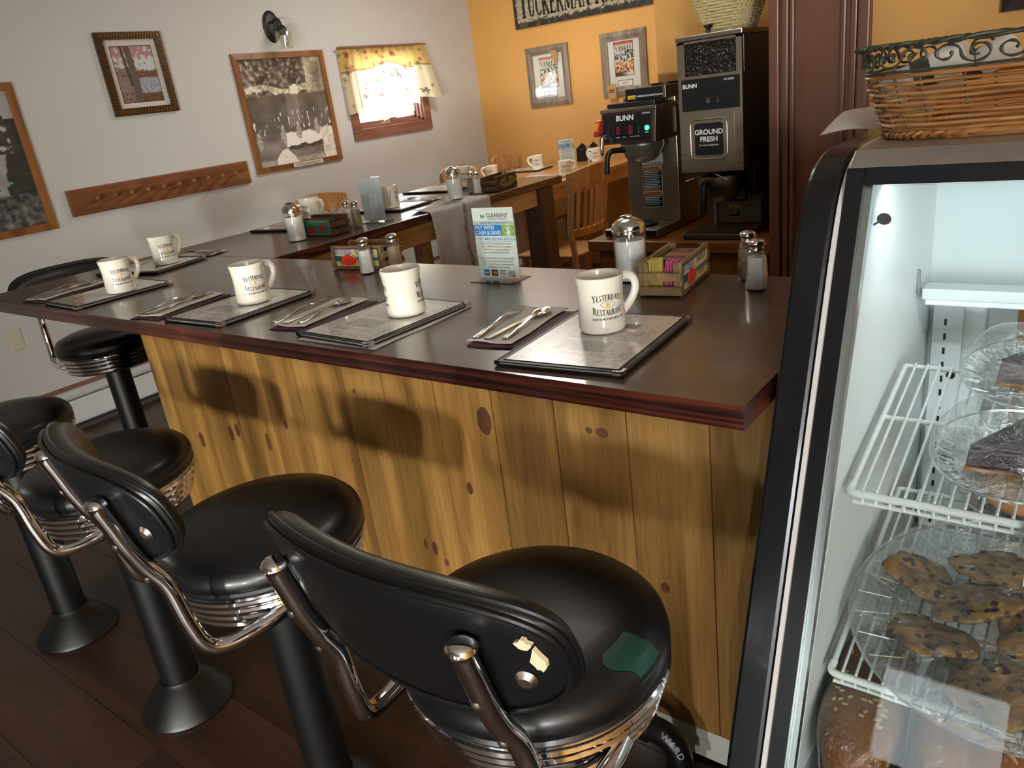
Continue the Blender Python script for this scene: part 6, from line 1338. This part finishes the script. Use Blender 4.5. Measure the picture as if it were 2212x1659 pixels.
pt_ = empty('price_tag', (0.352, 0.035, 0.768), 0, 'white ruled price tag at the right edge by the cookie tray', 'price tag'); pt_.rotation_euler = (-0.4, 0, 0)
MB().bb(-0.025, 0.03, 0, 0.001, 0, 0.075).build('card', mat('tag_card', 'd5e3da', 0.5), pt_, smooth=False)
for k in range(6): MB().bb(-0.02, -0.008-0.002*(k % 2), -0.0006, 0, 0.012+k*0.009, 0.0126+k*0.009).build('rule_line', M_ink, pt_, smooth=False)

# ================================================================== woven basket with wire scroll rim on the case
M_rattan = wood('rattan', '8f5a2a', 'b87c42', 'd09c60', axis=0, scale=25, stretch=3, rough=0.42, coat=0.15, vary=0.25, bump=0.1, grain=0.3); M_vine = mat('verdigris_wire', '46493c', 0.45, 0.3, var=0.35, scale=60)
bz0 = ZTOP+0.0015
wb = empty('woven_basket', (0.272, 0.455, bz0), 0, 'brown woven basket with twisted wire scroll rim on the pastry case', 'basket'); wb.scale = (1, 1, 0.8)
def bring(t, z): hx, hy = 0.198+0.25*z, 0.13+0.2*z; return sq(t, hx, hy, 4.5)
NS = 26
for j in range(10):
    z = 0.017+j*0.0088; pts = []; Np = NS*8
    for k in range(Np):
        t = 2*PI*k/Np; x, y = bring(t, z); d = Vector((x, y, 0)).normalized(); w_ = 0.0028*math.sin(k/8*PI+PI*(j % 2)); pts.append((x+d.x*w_, y+d.y*w_, z+0.0008*math.sin(k*0.37+j)))
    MB().tube(pts, 0.0043, 6, closed=True, flat=0.75).build('weave_strand', M_rattan, wb)
for k in range(NS): t = 2*PI*(k+0.0)/NS; a, b = bring(t, 0.0), bring(t, 0.105); MB().tube([(a[0], a[1], 0.004), (b[0], b[1], 0.108)], 0.002, 6).build('stake', M_vine, wb)
rope = MB(); Np = 240
for ph in (0, PI): rope.tube([(lambda c: (c[0]*(1+0.02*0)+0.0035*math.cos(k*0.9+ph)*c[0]/0.2, c[1]+0.0035*math.cos(k*0.9+ph)*c[1]/0.14, 0.008+0.0035*math.sin(k*0.9+ph)))(bring(2*PI*k/Np, 0.0)) for k in range(Np)], 0.0048, 6, closed=True)
rope.build('base_braid', M_rattan, wb); MB().prism([bring(2*PI*k/40, 0.0) for k in range(40)], 0.0, 0.006).build('basket_bottom', M_rattan, wb, smooth=False)
MB().tube([(*bring(2*PI*k/120, 0.108), 0.108) for k in range(120)], 0.0045, 8, closed=True, flat=0.8).build('weave_border', M_rattan, wb)
MB().tube([(*bring(2*PI*k/120, 0.116), 0.115) for k in range(120)], 0.0026, 8, closed=True).build('lower_wire', M_vine, wb)
ZR = 0.157; Np = 420; tw_ = MB()
for ph in (0, PI): tw_.tube([(lambda c, n: (c[0]+n.x*0.003*math.cos(k*0.55+ph), c[1]+n.y*0.003*math.cos(k*0.55+ph), ZR+0.003*math.sin(k*0.55+ph)))(bring(2*PI*k/Np, ZR), Vector((*bring(2*PI*k/Np, ZR), 0)).normalized()) for k in range(Np)], 0.0032, 6, closed=True)
tw_.build('twisted_rim', M_vine, wb)
# scrolls: S-shaped spirals between the two wires, wrapped round the basket
per = []; acc = 0; M_ = 400
for k in range(M_+1): c = Vector(bring(2*PI*k/M_, 0.135)); per.append((acc, c)); acc += (Vector(bring(2*PI*(k+1)/M_, 0.135))-c).length
tot = per[-1][0]
def along(s):
    s = s % tot; lo, hi = 0, M_
    while hi-lo > 1:
        m_ = (lo+hi)//2
        if per[m_][0] <= s: lo = m_
        else: hi = m_
    return per[lo][1].lerp(per[hi][1], (s-per[lo][0])/max(1e-9, per[hi][0]-per[lo][0]))
nsc = int(tot/0.072)
for k in range(nsc):
    s0 = tot*k/nsc; sg_ = 1 if k % 2 == 0 else -1; pl2 = []
    for i in range(30): th = i/29*PI*2.6; r_ = 0.019*(1-0.72*i/29); pl2.append((0.018+r_*math.cos(PI-th), sg_*(r_*math.sin(PI-th))))
    for i in range(1, 24): th = i/23*PI*2.2; r_ = 0.017*(1-0.7*i/23); pl2.insert(0, (-0.018-r_*math.cos(PI-th)*1.0, -sg_*(r_*math.sin(PI-th))))
    pts = [(*along(s0+a), 0.136+b*0.95) for a, b in pl2]
    q = MB(); q.tube(pts, [0.0022+0.0007*math.sin(i*1.1) for i in range(len(pts))], 6); q.build('wire_scroll', M_vine, wb)
# rolled napkins inside, loose paper behind
for k, (x, y, a) in enumerate(((-0.15, -0.07, 0.3), (-0.155, 0.0, 0.15), (-0.10, 0.05, -0.2))):
    o = empty('rolled_napkin', (0.272+x, 0.455+y, bz0+0.085), a, ('front', 'middle', 'rear')[k]+' white rolled napkin in the woven basket', 'napkin', 'rolled napkins in the woven basket')
    MB().lathe([(0, -0.055), (0.017, -0.055), (0.02, -0.05), (0.021, 0.05), (0.018, 0.055), (0, 0.055)], 20).build('roll', M_nap, o).rotation_euler = (0.2, 1.2, 0)
    MB().lathe([(0.0215, -0.012), (0.022, 0), (0.0215, 0.012)], 20).build('band', M_vine if k < 2 else M_mar, o).rotation_euler = (0.2, 1.2, 0)
def sheet(u, v): return (-0.03+u*0.15, 0.42+v*0.14+0.02*u, bz0+0.006+0.055*v*(0.35+0.65*u)+0.006*math.sin(u*5+v*2))
pp = MB().grid(sheet, 18, 14).build('paper_slip', mat('receipt_paper', 'dcd3cb', 0.7, var=0.02)); tag(pp, 'white paper slip sticking out behind the woven basket', 'paper'); pp.location = (0.0, 0.0, 0.0)
